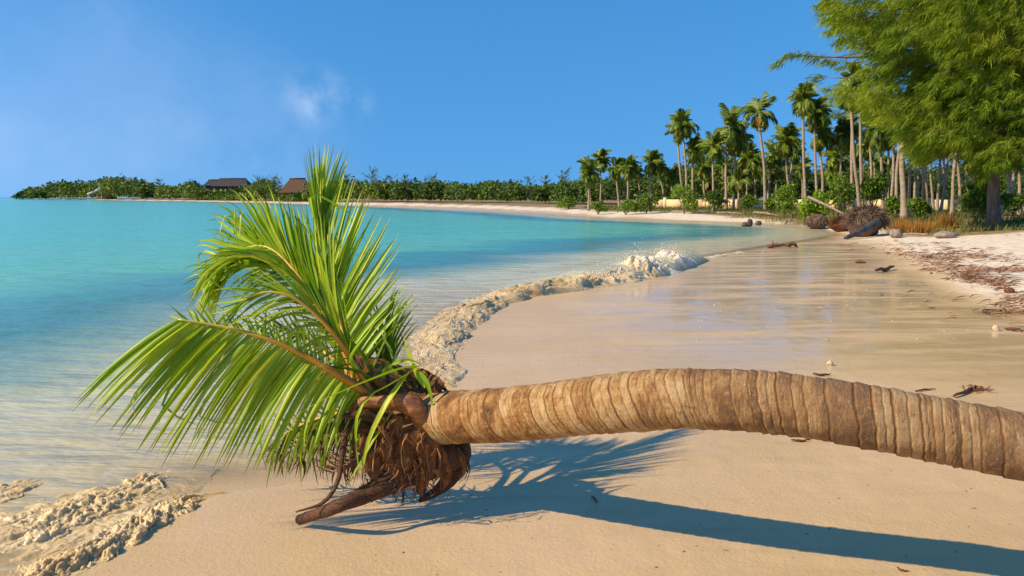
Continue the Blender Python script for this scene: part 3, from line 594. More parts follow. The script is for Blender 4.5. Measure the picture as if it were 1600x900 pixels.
# crown heart, leaf bases, stubs and fibre
def shaped(name, pts, half, thick, mat, n=28, k=12, seed=0, lab=None, cup=0.5, ragged=.15, up=(0, -1, .3)):   # a curved leaf base: crescent cross-section
    c = spline(PPC(pts), n); T, A, B = frames(c, up); tt = np.linspace(0, 1, n)
    hw = np.interp(tt, np.linspace(0, 1, len(half)), half); th_ = np.interp(tt, np.linspace(0, 1, len(thick)), thick)
    s = np.linspace(-1, 1, k); top = c[:, None]+B[:, None]*(s[None, :, None]*hw[:, None, None])+A[:, None]*((th_[:, None]*(1-s[None]**2)*.7-cup*hw[:, None]*s[None]**2*.6))[..., None]
    bot = c[:, None]+B[:, None]*(s[None, :, None]*hw[:, None, None]*.98)+A[:, None]*((-th_[:, None]*(1-s[None]**2)*.6-cup*hw[:, None]*s[None]**2*.62))[..., None]
    ring = np.concatenate([top, bot[:, ::-1]], 1); kk = 2*k
    q = ring.reshape(-1, 3); q = q+np.c_[fbm(q*14, 3, seed), fbm(q*14, 3, seed+5), fbm(q*14, 3, seed+9)]*ragged*np.repeat(hw, kk)[:, None]*.6
    i = np.arange(n-1)[:, None]*kk; j = np.arange(kk)[None]; F = np.stack([i+j, i+(j+1) % kk, i+kk+(j+1) % kk, i+kk+j], -1).reshape(-1, 4)
    caps = [(b0+a, b0+a+1, b0+kk-2-a, b0+kk-1-a) for b0 in (0, (n-1)*kk) for a in range(k-1)]
    o = mk(name, q, np.vstack([F, caps]), mat, root, True)
    if lab: o['label'] = lab
    return o
hp = spline(PPC([(672, 655, 4.14), (640, 650, 4.16), (608, 638, 4.17), (580, 612, 4.18), (560, 580, 4.2)]), 24)
hv, hf = tube(hp, np.interp(np.linspace(0, 1, 24), [0, .2, .5, .8, 1], [.135, .15, .125, .075, .03]), 24); hv = hv+0.02*np.c_[fbm(hv*16, 3, 2), fbm(hv*16, 3, 4), fbm(hv*16, 3, 6)]
mk('crown_heart', hv, hf, M['sheath'], root, True)
def stub_to_ground(px, py): g_ = G(px, py, 0.045); return (px, py, g_[1]/CS)
shaped('petiole_stub', [(712, 705, 4.1), (675, 722, 4.05), (630, 742, 3.98), (580, 768, 3.9), (525, 792, 3.8), stub_to_ground(464, 814)], (.085, .08, .055, .036, .029, .024), (.016, .02, .022, .018, .015, .012), M['wood_stub'], 50, 10, 31, 'dark dead leaf stalk propping the crown on the sand', cup=.5, ragged=.3)
shaped('petiole_stub', [(700, 660, 4.2), (722, 695, 4.22), (716, 730, 4.2), (690, 762, 4.15), (655, 783, 4.08)], (.03, .045, .045, .032, .010), (.008, .010, .010, .008, .005), M['wood_stub'], 40, 12, 41, 'curved torn leaf base hanging beneath the trunk', cup=.9, ragged=.4)
shaped('leaf_sheath', [(640, 640, 4.02), (630, 680, 3.98), (622, 720, 3.97), (612, 760, 3.95)], (.07, .095, .075, .02), (.01, .012, .012, .008), M['sheath'], 24, 10, 44, cup=.4, ragged=.4)
shaped('leaf_sheath', [(668, 640, 4.02), (664, 690, 3.98), (664, 730, 4.0), (655, 772, 4.02)], (.06, .08, .055, .015), (.01, .012, .012, .008), M['sheath'], 24, 10, 47, cup=.5, ragged=.4)
shaped('leaf_sheath', [(600, 660, 4.12), (585, 690, 4.1), (590, 730, 4.1), (600, 770, 4.08)], (.05, .08, .07, .02), (.01, .012, .012, .008), M['sheath'], 24, 10, 48, cup=.5, ragged=.5)
shaped('leaf_sheath', [(660, 690, 4.25), (650, 640, 4.3), (660, 600, 4.28), (692, 604, 4.22)], (.10, .13, .10, .02), (.012, .012, .012, .008), M['sheath'], 24, 10, 50, 'dark torn sheath standing up behind the trunk end', cup=.5, ragged=.3)
shaped('leaf_sheath', [(640, 620, 4.2), (600, 590, 4.2), (575, 575, 4.2), (550, 560, 4.2)], (.11, .10, .07, .03), (.014, .012, .012, .008), M['sheath'], 24, 10, 53, cup=.5, ragged=.3)
shaped('spathe', [(664, 682, 4.0), (660, 660, 3.97), (650, 640, 3.955), (628, 629, 3.955), (598, 630, 3.965), (570, 630, 3.98), (545, 640, 4.0)], (.012, .045, .06, .045, .034, .03, .012), (.008, .022, .030, .022, .015, .012, .006), M['spathe'], 40, 12, 55, 'reddish brown leaf base bulging at the trunk end', cup=.35, ragged=.4)
for k_, (pts, hw_) in enumerate((([(672, 612, 4.12), (684, 604, 4.05), (694, 598, 4.0)], (.05, .035, .004)), ([(660, 615, 4.2), (676, 598, 4.15), (700, 612, 4.1)], (.05, .04, .004)), ([(655, 600, 4.2), (640, 585, 4.2), (622, 580, 4.18)], (.05, .045, .005)), ([(640, 660, 4.05), (600, 655, 4.0), (560, 648, 3.95), (520, 652, 3.92)], (.05, .035, .02, .006)),
        ([(650, 690, 4.05), (615, 700, 4.0), (575, 712, 3.98), (535, 735, 3.95)], (.045, .035, .02, .005)), ([(670, 695, 4.03), (690, 720, 4.05), (700, 745, 4.08), (690, 770, 4.1)], (.05, .045, .03, .005)), ([(665, 640, 3.99), (672, 668, 3.975), (672, 700, 3.99), (662, 735, 3.99)], (.03, .045, .04, .006)), ([(625, 650, 4.0), (610, 680, 3.97), (608, 710, 3.96), (618, 748, 3.96)], (.03, .045, .035, .006)), ([(690, 695, 4.12), (716, 712, 4.1), (724, 732, 4.1), (716, 752, 4.1)], (.03, .03, .02, .004)))):
    shaped('torn_leaf_base', pts, hw_, tuple(.25*h_ for h_ in hw_), M['sheath' if k_ % 3 else 'wood_stub'], 22, 8, 70+k_, cup=.7, ragged=.55)
shaped('dead_leaf_base', [(590, 668, 4.05), (555, 664, 4.02), (520, 668, 3.98), (488, 678, 3.95)], (.04, .04, .03, .012), (.015, .015, .012, .006), M['wood_stub'], 22, 8, 60, cup=.6)
shaped('dead_leaf_base', [(545, 655, 3.98), (535, 700, 3.9), (528, 750, 3.85), (505, 785, 3.82), (462, 800, 3.8)], (.012, .014, .012, .009, .004), (.006, .006, .006, .005, .003), M['wood_stub'], 26, 6, 62, 'thin curled brown strip dangling to the sand', cup=.3)
shaped('dead_leaf_base', [(620, 625, 4.1), (600, 600, 4.08), (580, 590, 4.06), (560, 600, 4.06)], (.05, .05, .03, .012), (.02, .015, .012, .006), M['sheath'], 22, 8, 64, cup=.6)
def fibres(n, boxes, name):
    parts = []
    for q in range(n):
        x0, y0, x1, y1, D, lo, hi, tn = random.choice(boxes)
        px, py = random.uniform(x0, x1), random.uniform(y0, y1); a = PC(px, py, D+random.uniform(-.10, .08)); L = random.uniform(lo, hi)
        b_ = a+np.array((random.gauss(-.02, .05), random.gauss(0, .04), -1))*L
        b_[2] = max(b_[2], .045)
        V_, F_, A_ = leaflet(a, b_, np.array((random.gauss(0, .03), random.gauss(0, .03), .01)), rng.normal(size=3), random.choice((.003, .004, .006, .008, .012, .025)), 0, 0, 4, 0, .2)
        parts.append((V_, F_, {'tint': np.full(len(V_), min(1, max(0, random.gauss(tn, .2))))}))
    V_, F_, A_ = join(parts); tag(mk(name, V_, F_, M['fibre'], root, True, A_), kind='stuff')
fibres(360, [(585, 650, 690, 690, 4.0, .08, .30, .6), (600, 690, 690, 740, 4.0, .06, .2, .45), (700, 690, 728, 715, 4.2, .05, .16, .1), (560, 610, 640, 680, 4.05, .05, .2, .35), (430, 670, 600, 720, 4.25, .05, .18, .4), (560, 730, 690, 765, 3.98, .03, .1, .3)], 'husk_fibres')

# ------------------------------------------------------------------ vegetation builders
def leaf_cloud(c, size, up=0.3, aspect=0.5):          # c (n,3) centres; one bent leaf quad each
    n = len(c); d = unit(rng.normal(size=(n, 3))+np.array((0, 0, -.2))); w_ = unit(np.cross(d, rng.normal(size=(n, 3))+np.array((0, 0, up))))
    size = np.broadcast_to(size, (n,))[:, None]
    V = np.stack([c-d*size*.5, c+w_*size*aspect*.5, c+d*size*.5+np.array((0, 0, -.1))*size, c-w_*size*aspect*.5], 1)
    return V.reshape(-1, 3), np.arange(n*4).reshape(n, 4)
def lump_points(center, r, n, seed):                  # points through a lumpy dome, denser at its skin
    d = unit(rng.normal(size=(n, 3))); d[:, 2] = np.where(d[:, 2] < -.35, -d[:, 2], d[:, 2])
    k = (1+0.45*fbm(d*2.2+seed*3.1, 3, seed))*rng.uniform(.55, 1.05, n)**.6
    return center+d*k[:, None]*np.asarray(r)
# far woodland: one mass
prof = [(30, 304, 560), (60, 297, 540), (100, 290, 500), (135, 292, 470), (160, 281, 450), (205, 284, 420), (235, 292, 400), (270, 294, 350), (300, 290, 330), (340, 292, 290), (400, 288, 250), (440, 291, 225), (490, 290, 205), (560, 289, 185), (700, 290, 155), (850, 291, 125), (900, 288, 112), (1000, 282, 100), (1090, 262, 97), (1150, 256, 95), (1240, 262, 92), (1262, 284, 91), (1292, 288, 90), (1310, 262, 89), (1400, 262, 86), (1440, 275, 85), (1490, 262, 84), (1540, 275, 80), (1640, 270, 75), (1800, 260, 70)]
parts = []
for q in range(800):
    px = random.uniform(33, 1780) if q < 480 else random.uniform(33, 520) if q < 640 else random.uniform(1000, 1700); top = np.interp(px, [p[0] for p in prof], [p[1] for p in prof]); D0 = np.interp(px, [p[0] for p in prof], [p[2] for p in prof])
    row = random.random(); D = D0*(1+row*.22)
    a = P(px, 308, D); top -= (-5 if 308 < px < 396 else -10 if 425 < px < 494 else 3) if px < 500 else 4; zt = P(px, top+random.uniform(-5, 8)+(1-row)*4, D)[2]; zt = max(zt, 1.5)
    r = (zt-.5)*.62; rx = max(r*random.uniform(.8, 1.4), D*.010)
    n = int(200+150*(D < 200)); c_ = lump_points(np.array((a[0], D, .5+(zt-.5)*.42)), (rx, rx, r), n, q); c_ = c_[c_[:, 2] > .4]
    V_, F_ = leaf_cloud(c_, rng.uniform(.6, 1.3, len(c_))*D*.0042)
    tb = min(1, max(0, random.gauss(.5 if px < 950 else .25, .17)))
    parts.append((V_, F_, {'tint': np.repeat(np.clip(tb+rng.normal(0, .16, len(c_)), 0, 1), 4)}))
V_, F_, A_ = join(parts); tag(mk('far_woodland', V_, F_, M['wood'], attrs=A_), 'low dense green woodland behind the beach all round the bay', 'woodland', kind='stuff')

# slim wispy trees that stand out above the woodland
def sapling_mesh(seed):
    random.seed(seed); tr_ = spline([(0, 0, 0), (random.uniform(-.03, .03), 0, .4), (random.uniform(-.02, .16), random.uniform(-.1, .1), 1.0)], 8)
    tv = tube(tr_, np.linspace(.012, .003, 8), 5, cap=False); cs = []; br = [tv]
    for q in range(26):
        t_ = random.uniform(.35, .99)**.8; p0 = tr_[int(t_*7)]; a_ = random.choice((random.uniform(0, 6.28), random.gauss(0, .6))); L = random.uniform(.05, .26)
        p1 = p0+np.array((math.cos(a_)*L, math.sin(a_)*L, L*random.uniform(.4, 1.1))); br.append(tube(np.linspace(p0, p1, 3), np.linspace(.004, .0015, 3), 3, cap=False))
        k = rng.random(26)[:, None]; cs.append(p0+(p1-p0)*(.25+.85*k)+rng.normal(0, .016, (26, 3)))
    c_ = np.vstack(cs); n = len(c_); d = unit(rng.normal(size=(n, 3))*.6+np.array((.35, 0, .3))); w_ = unit(np.cross(d, rng.normal(size=(n, 3))))*.007; l_ = rng.uniform(.03, .07, n)[:, None]
    V_ = np.stack([c_-d*l_*.5, c_+w_, c_+d*l_*.5, c_-w_], 1).reshape(-1, 3)
    bv, bf, _ = join(br)
    return meshdata('trunk', bv, bf, M['casu_bark'], True), meshdata('crown', V_, np.arange(n*4).reshape(n, 4), M['wood'], attrs={'tint': np.repeat(rng.uniform(.2, .8, n), 4)})
saps = [sapling_mesh(k) for k in (3, 5, 9, 12)]
random.seed(21)
for q, (px, py, D, where) in enumerate(((180, 279, 455, 'tallest in the wood at the far left'), (208, 281, 430, 'beside the tallest wood at the far left'), (252, 279, 390, 'alone, midway along the left shore'), (403, 276, 245, 'just right of the long dark roof'), (425, 274, 235, 'between the two far roofs'), (440, 276, 230, 'close to the left of the thatched roof'),
        (545, 272, 190, 'just right of the upright palm frond'), (578, 264, 185, 'tallest right of the palm crown'), (600, 276, 182, 'short one, second after the tallest'), (618, 274, 178, 'bushy one left of the middle gap'), (636, 273, 175, 'forked one above the middle wood'), (660, 278, 170, 'low one near the end of the row'), (678, 272, 168, 'last of the row before the bare skyline'), (832, 276, 130, 'leftmost of the three near the first palms'), (853, 274, 128, 'middle of the three near the first palms'), (877, 265, 122, 'tallest of the three near the first palms'))):
    z0 = 0.5; h = P(px, py, D)[2]-z0; tm, cm = saps[q % 4]
    e_ = empty('slim_tree', (P(px, 308, D)[0], D, z0)); tag(e_, 'slim wispy tree above the far woodland, '+where, 'tree', 'slim trees above the woodland')
    e_.scale = (h, h, h); e_.rotation_euler = (0, 0, q*1.7)
    for nm, me in (('trunk', tm), ('crown', cm)):
        c_ = bpy.data.objects.new(nm, me); col.objects.link(c_); c_.parent = e_

# coconut palms
ORD = ('first', 'second', 'third', 'fourth', 'fifth', 'sixth', 'seventh', 'eighth', 'ninth', 'tenth', 'eleventh', 'twelfth', 'thirteenth', 'fourteenth', 'fifteenth', 'sixteenth', 'seventeenth', 'eighteenth', 'nineteenth', 'twentieth', 'twenty-first', 'twenty-second', 'twenty-third', 'twenty-fourth', 'twenty-fifth')
def frond_mesh(seed, droop, dead=False):              # unit-length frond along +X, arching
    random.seed(seed); n = 22; x = np.linspace(0, 1, n); L = 1.0; wd0 = .030
    rp = np.stack([np.sin(x*droop)/droop if droop > .1 else x, 0.08*x*x*random.uniform(-1, 1), (0.30*x-(1-np.cos(x*droop))/droop*1.0)], -1)
    rv_, rf_ = tube(rp, np.linspace(.016, .004, n), 4, cap=False)
    T_ = unit(np.gradient(rp, axis=0)); V_, tn = [], []
    for q in range(3, n):
        for sgn in (-1, 1):
            for rep in range(2):
                a = rp[q]-T_[q]*rep*.02; l_ = .36*math.sin(math.pi*min(1, .16+.80*x[q]))**.7*random.uniform(.7, 1.15); hang = random.uniform(.5, 1.6) if not dead else 2.5
                d = unit(np.array((0, sgn*.8, 0))+T_[q]*.75+np.array((0.15, 0, -hang*.55))); wv_ = T_[q]*wd0
                m_ = a+d*l_*.55; tip = a+d*l_+np.array((0, 0, -l_*.25))
                V_.append([a-wv_*.6, m_-wv_, tip, m_+wv_]); tn += [random.uniform(.15, .9)]*4
    V_ = np.array(V_).reshape(-1, 3); F_ = np.arange(len(V_)).reshape(-1, 4)
    v, f, a_ = join([(rv_, rf_, {'tint': np.full(len(rv_), .9)}), (V_, F_, {'tint': np.array(tn)})])
    return meshdata('frond', v, f, M['deadfrond' if dead else 'frond'], False, a_)
FR = [frond_mesh(40+k, dr) for k, dr in enumerate((.7, 1.0, 1.3, 1.6, 1.9, 2.2))]; FD = [frond_mesh(60+k, 2.0+.3*k, True) for k in range(2)]
def palm(top, base, D, crown, label, group=None, lean=0.0, nf=38, dead=8, zb=0.5, rt=0.11):
    (tx, ty), (bx, by) = top, base
    b0 = P(bx, by, D); b0 = np.array((b0[0], D, zb)); tp = P(tx, ty, D)
    e_ = empty('coconut_palm', b0); tag(e_, label, 'palm tree', group)
    midp = b0+(tp-b0)*.5+np.array(((tp[0]-b0[0])*lean+random.uniform(-.15, .15), random.uniform(-.2, .2), 0))
    pth = spline([b0-np.array((0, 0, .2)), b0+(midp-b0)*.5+np.array((0, 0, 0.05)), midp, tp], 18)
    r_ = rt*np.interp(np.linspace(0, 1, 18), [0, .08, .2, 1], [1.7, 1.25, 1.0, .72])
    v, f = tube(pth, r_, 9); mk('trunk', v, f, M['grey_trunk'], e_, True)
    loc = tp-b0
    for q in range(nf+dead):
        isd = q >= nf; az = random.uniform(0, 6.283)
        if isd: el = random.uniform(-.9, -.35); me = random.choice(FD); L = crown*random.uniform(.55, .8)
        else:
            k = (q+.5)/nf; el = 1.5-2.3*k+random.uniform(-.15, .15); me = FR[min(5, max(0, int(1.5+k*4+random.uniform(-1, 1))))]; L = crown*random.uniform(.8, 1.1)
        # the sea wind pushes the fronds over to the right and stunts the windward ones
        d = Vector((math.cos(az)*math.cos(el)*.8+.16, math.sin(az)*math.cos(el), math.sin(el))).normalized()
        L *= .80+.10*d.x
        yv = Vector((0, 0, 1)).cross(d); yv = yv.normalized() if yv.length > .05 else Vector((0, 1, 0)); zv = d.cross(yv)
        R_ = Matrix((d, yv, zv)).transposed().to_4x4(); R_ = R_ @ Matrix.Rotation(random.uniform(-.5, .5), 4, 'X')
        c_ = bpy.data.objects.new('frond' if not isd else 'dead_frond', me); col.objects.link(c_); c_.parent = e_
        c_.matrix_local = Matrix.Translation(loc) @ R_ @ Matrix.Scale(L, 4)
    return e_
random.seed(5)
PALMS = [  # top px, base px, D, crown length, label
 ((919, 275), (921, 325), 78, 1.75, 'short palm with brown skirt, leftmost of the palms and nearest the water'), ((937, 252), (936, 320), 92, 1.9, 'slender palm just behind the leftmost short palm, right of it'), ((914, 256), (922, 322), 90, 1.6, 'small palm top peeping over the leftmost short palm'),
 ((962, 264), (966, 322), 88, 1.9, 'dark palm third from the left end of the grove'), ((981, 264), (977, 326), 84, 2.0, 'low dark palm with dense drooping crown left of the small leaning pair'), ((995, 270), (998, 322), 90, 1.6, 'small dim palm behind the dense low one'),
 ((1017, 255), (1022, 322), 84, 1.9, 'palm of middle height standing clear before the first tall ones'), ((1026, 262), (1034, 322), 86, 1.5, 'narrow palm close to the right of the middle height one'), ((1050, 276), (1052, 322), 86, 1.8, 'squat palm below the first tall palm, to its left'),
 ((1066, 196), (1074, 322), 72, 2.5, 'first tall palm from the left, bright green crown blown to the right'), ((1083, 236), (1080, 324), 74, 2.1, 'shorter palm tucked against the first tall palm'), ((1058, 205), (1068, 322), 74, 1.9, 'thin palm just left of the first tall palm'),
 ((1113, 232), (1115, 326), 66, 2.2, 'medium palm with yellow skirt between the first and second tall palms'), ((1140, 200), (1135, 322), 72, 2.6, 'second tall palm with wide ragged crown'), ((1148, 222), (1148, 322), 74, 2.0, 'palm crown directly below the second tall palm'), ((1098, 265), (1102, 324), 80, 1.8, 'small shaded palm beneath the yellow skirted palm'),
 ((1184, 178), (1192, 327), 66, 2.0, 'lone tall palm with small round head and bare pale trunk'), ((1168, 250), (1162, 325), 78, 2.0, 'dim palm low down left of the lone tall trunk'), ((1206, 244), (1198, 325), 80, 2.2, 'dim palm low down right of the lone tall trunk'), ((1152, 285), (1150, 326), 70, 1.6, 'young low palm with arching fronds under the second tall palm'),
 ((1227, 222), (1236, 322), 72, 2.3, 'medium palm with golden lower fronds left of the triple cluster'), ((1240, 240), (1229, 322), 76, 2.0, 'dark palm behind the golden skirted palm'),
 ((1255, 158), (1261, 322), 62, 2.2, 'tallest left palm of the triple cluster before the big casuarina'), ((1272, 178), (1274, 322), 62, 2.3, 'middle palm of the triple cluster'), ((1278, 212), (1283, 322), 64, 2.2, 'lowest palm of the triple cluster, fronds sagging right'),
 ((1318, 210), (1330, 322), 64, 2.0, 'palm seen in the sky gap right of the triple cluster'), ((1306, 246), (1316, 322), 70, 2.1, 'low dark palm at the foot of the sky gap'), ((1329, 150), (1342, 326), 52, 2.0, 'tall leaning palm with brown head under the casuarina tip'), ((1344, 152), (1349, 322), 54, 2.0, 'straight tall palm beside the brown headed leaning one'), ((1334, 128), (1330, 322), 56, 1.9, 'tall palm rising into the casuarina tip'), ((1374, 205), (1376, 326), 58, 2.2, 'palm half veiled by the hanging casuarina, left side')]
for q_, (tx, ty, D) in enumerate(sorted(((1128, 262, 88), (1160, 270, 90), (1180, 262, 92), (1195, 272, 88), (1215, 262, 90), (1105, 285, 88), (1140, 290, 86), (1252, 262, 88), (1330, 245, 80), (1350, 232, 78), (1366, 255, 84), (1300, 275, 86), (1392, 262, 84)))):
    palm((tx, ty), (tx+random.uniform(-6, 6), 322), D, 2.3, ORD[q_]+' from the left of the dim palms deep in the shade of the grove', 'dim palms deep in the grove', nf=26, dead=4)
for tp, bs, D, cr, lab in PALMS: palm(tp, (bs[0]+random.uniform(-3, 5), bs[1]), D, cr*random.uniform(.88, 1.25), lab, 'coconut palms of the beach grove', lean=random.uniform(-.25, .4), nf=random.randint(26, 40), dead=random.randint(5, 12), rt=random.uniform(.095, .13))
for q_, (tx, bx, by, D, ty) in enumerate(sorted(((1396, 1392, 326, 56, 200), (1410, 1400, 328, 50, 195), (1412, 1414, 330, 44, 170), (1424, 1420, 326, 58, 215), (1428, 1429, 324, 62, 225), (1440, 1441, 324, 60, 215), (1446, 1450, 326, 56, 220), (1484, 1470, 324, 60, 225), (1498, 1488, 328, 50, 205), (1494, 1501, 326, 54, 230), (1520, 1521, 326, 60, 225), (1576, 1574, 330, 52, 220), (1584, 1580, 330, 56, 210), (1592, 1593, 332, 48, 215), (1604, 1604, 334, 46, 210), (1475, 1480, 322, 66, 230), (1540, 1536, 326, 62, 220), (1358, 1362, 324, 60, 200), (1388, 1382, 324, 64, 210), (1452, 1459, 324, 64, 222), (1470, 1464, 326, 58, 218), (1506, 1511, 324, 62, 228), (1532, 1528, 324, 66, 226), (1436, 1434, 324, 66, 214)), key=lambda a: a[1])):
    palm((tx, ty), (bx, by), D, 2.0, ORD[q_]+' slim trunk from the left among the palms shaded behind the casuarina', 'palm trunks behind the casuarina', nf=20, dead=4, rt=.16 if bx == 1414 else .105)

# bushes
def bush(px, py0, top, D, wpx, label, mat='bush', n=700, tb=.6, leaf=.20, stems=3):
    zb = ground_z(P(px, 308, D)[0], D); b0 = np.array((P(px, 308, D)[0], D, zb)); h = max(.4, P(px, top, D)[2]-zb); r = wpx/FPX*D*.5
    e_ = empty('bush', b0); tag(e_, label, 'bush', 'bushes under the palms')
    parts = []
    for q in range(7):
        cc = b0+np.array((random.uniform(-.6, .6)*r, random.uniform(-.6, .6)*r, h*random.uniform(.16, .66))); rr_ = (r*random.uniform(.4, .65), r*random.uniform(.4, .65), h*random.uniform(.25, .36))
        c_ = lump_points(cc, rr_, n*2//7, q+int(px)); c_ = c_[c_[:, 2] > zb+.03]; V_, F_ = leaf_cloud(c_, rng.uniform(.6, 1.3, len(c_))*leaf, .8, .45)
        parts.append((V_, F_, {'tint': np.repeat(np.clip(tb+random.uniform(-.15, .15)+rng.normal(0, .18, len(c_)), 0, 1), 4)}))
    V_, F_, A_ = join(parts); mk('crown', V_, F_, M[mat], e_, attrs=A_)
    for q in range(stems):
        a_ = random.uniform(0, 6.28); p = np.array([b0, b0+np.array((math.cos(a_)*r*.25, math.sin(a_)*r*.25, h*.35)), b0+np.array((math.cos(a_)*r*.6, math.sin(a_)*r*.6, h*.7))]); v, f = tube(spline(p, 6), np.linspace(.05, .02, 6), 5); mk('stem', v, f, M['casu_bark'], e_, True)
    return e_
for a in ((1268, 335, 292, 43, 44, 'brightest green leaning bush at the beach edge left of the root balls', 'bush', 1100, .85), (1226, 325, 280, 52, 40, 'spreading green bush left of the brightest one', 'bush', 900, .6), (1070, 322, 287, 62, 44, 'round light green bush standing below the first tall palm', 'bush', 1000, .75),
          (1310, 325, 268, 50, 56, 'large leafy bush behind the root balls', 'bush', 1300, .45), (1365, 325, 268, 52, 44, 'tall dark leafy bush right of the root balls', 'bush', 1200, .3), (1440, 332, 305, 42, 38, 'low dense bush at the foot of the palm trunks', 'bush', 800, .35), (1527, 335, 268, 38, 60, 'tall green bush left of the casuarina trunk', 'bush', 1300, .35),
          (978, 326, 308, 66, 34, 'low yellowish bush at the sand edge below the dark palms', 'bush', 600, .6), (935, 326, 312, 70, 28, 'small bush beside the leftmost palms', 'bush', 500, .5), (1010, 324, 300, 66, 40, 'green thicket left of the round light bush', 'bush', 800, .35), (1120, 324, 297, 66, 46, 'shady thicket under the second tall palm', 'bush', 900, .2), (1172, 326, 300, 64, 30, 'small bush at the foot of the lone tall palm', 'bush', 600, .55),
          (1400, 328, 300, 48, 36, 'bush behind the big root ball, right side', 'bush', 700, .4), (1585, 330, 300, 46, 40, 'bush right of the casuarina trunk', 'bush', 700, .25), (1205, 326, 308, 60, 24, 'little bush in front of the cream wall', 'bush', 400, .5), (888, 322, 305, 90, 44, 'pale bush ending the woodland next to the leftmost palm', 'bush', 800, .45)):
    bush(*a)

# grass strip and dry tufts
def blades(pts, h, tint, name, label, wfac=.05):
    n = len(pts); d = np.c_[rng.normal(.18, .35, n), rng.normal(0, .35, n), np.ones(n)]; d = unit(d); w_ = unit(np.c_[rng.normal(size=n), rng.normal(size=n), np.zeros(n)])*(h*wfac)[:, None]
    V = np.stack([pts-w_, pts+w_, pts+d*h[:, None]*.6+w_*.7, pts+d*h[:, None]+np.c_[h*.18, 0*h, 0*h]], 1).reshape(-1, 3)
    o = mk(name, V, np.arange(n*4).reshape(n, 4), M['grass'], attrs={'tint': np.repeat(tint, 4)}); return tag(o, label, 'grass', kind='stuff')
n = 60000; X = rng.uniform(8, 45, n); Y = rng.uniform(26, 95, n); gz, s_, bm_, vg_ = land(np.c_[X, Y])
dens = smooth(-.8, 1.5, vg_+1.8*fbm(np.c_[X*.35, Y*.35, 0*X], 3, 71)); kp = (rng.random(n) < dens*.8) & (vg_ < 16); X, Y, gz, vg_ = X[kp], Y[kp], gz[kp], vg_[kp]
nn_ = fbm(np.c_[X*.22, Y*.22, 0*X], 3, 73)
blades(np.c_[X, Y, gz-.02], rng.uniform(.10, .30, len(X))*(1+.5*nn_), np.clip(.30+nn_*.40-vg_*.03+rng.normal(0, .12, len(X)), 0, 1), 'shore_grass', 'green and rust coloured grass along the edge of the grove')
for px, py, D, lab in ((1440, 350, 32, 'rust orange dry grass tuft on the sand edge, the brighter one'), (1481, 349, 34, 'smaller rust orange grass tuft right of the brighter one'), (1410, 350, 33, 'brownish grass tuft just right of the big root ball')):
    p0 = np.array((P(px, 308, D)[0], D)); n = 260; q = p0+rng.normal(0, .2, (n, 2)); zz_ = land(q)[0]; h = rng.uniform(.3, .75, n)
    dv = unit(np.c_[(q-p0)*.9+rng.normal(.05, .12, (n, 2)), np.ones(n)]); w_ = unit(np.c_[rng.normal(size=(n, 2)), np.zeros(n)])*.013; b_ = np.c_[q, zz_-.02]
    V = np.stack([b_-w_, b_+w_, b_+dv*h[:, None]*.6+w_*.7, b_+dv*h[:, None]], 1).reshape(-1, 3)
    o = mk('grass_tuft', V, np.arange(n*4).reshape(n, 4), M['grass'], attrs={'tint': np.repeat(np.clip(rng.normal(.88, .12, n), 0, 1), 4)}, org=(*p0, zz_.mean())); tag(o, lab, 'grass tuft', 'dry grass tufts')

# ------------------------------------------------------------------ the casuarina
D0 = 34.0; bx = P(1556, 308, D0)[0]; zb = ground_z(bx, D0); b0 = np.array((bx, D0, zb))
cas = empty('casuarina_tree', b0); tag(cas, 'big casuarina tree with feathery hanging green branches at the right edge', 'tree')
tp = spline([b0-np.array((0, 0, .3)), b0+np.array((-.12, 0, 1.6)), b0+np.array((-.2, .1, 4)), b0+np.array((.3, .2, 8)), b0+np.array((.9, 0, 12)), b0+np.array((1.2, 0, 16))], 60)
v, f = tube(tp, np.interp(np.linspace(0, 1, 60), [0, .03, .1, .5, 1], [.38, .29, .23, .16, .04]), 18); v = v+.02*np.c_[fbm(v*3, 3, 1), fbm(v*3, 3, 2), 0*v[:, 0]]
mk('trunk', v, f, M['casu_bark'], cas, True)
poly = np.array([(1292, -10), (1300, 12), (1325, 45), (1322, 80), (1296, 112), (1322, 140), (1345, 172), (1380, 200), (1410, 226), (1450, 232), (1490, 236), (1512, 250), (1528, 292), (1545, 252), (1600, 262), (1720, 250), (1850, 180), (1900, -60), (1800, -280), (1600, -360), (1450, -260), (1350, -120)], float)
def inpoly(p, poly):
    ins = np.zeros(len(p), bool); m_ = len(poly)
    for i in range(m_):
        a, b_ = poly[i], poly[(i+1) % m_]; c_ = (a[1] > p[:, 1]) != (b_[1] > p[:, 1]); ins ^= c_ & (p[:, 0] < (b_[0]-a[0])*(p[:, 1]-a[1])/(b_[1]-a[1]+1e-9)+a[0])
    return ins
cand = np.vstack([np.c_[rng.uniform(1285, 1660, 9000), rng.uniform(-60, 310, 9000)], np.c_[rng.uniform(1285, 1900, 4000), rng.uniform(-360, 310, 4000)]]); edge_ = np.c_[fbm(np.c_[cand*.02, 0*cand[:, :1]], 3, 97), fbm(np.c_[cand*.02, 0*cand[:, :1]], 3, 98)]*38; cand = cand[inpoly(cand+edge_, poly)]
Dd = D0+rng.normal(0, 2.3, len(cand)).clip(-4.5, 4.5)
C = np.array([P(a, b_, d) for (a, b_), d in zip(cand, Dd)])
cl = fbm(C*.45, 3, 91)*.6+fbm(C*1.1, 2, 95)*.6; kp = cl > .15-.13*(cand[:, 0] > 1385)-.10*(cand[:, 0] > 1440)-.08*(cand[:, 0] > 1500); C, cl, cand = C[kp], cl[kp], cand[kp]
C = C[:6000]; cl = cl[:6000]
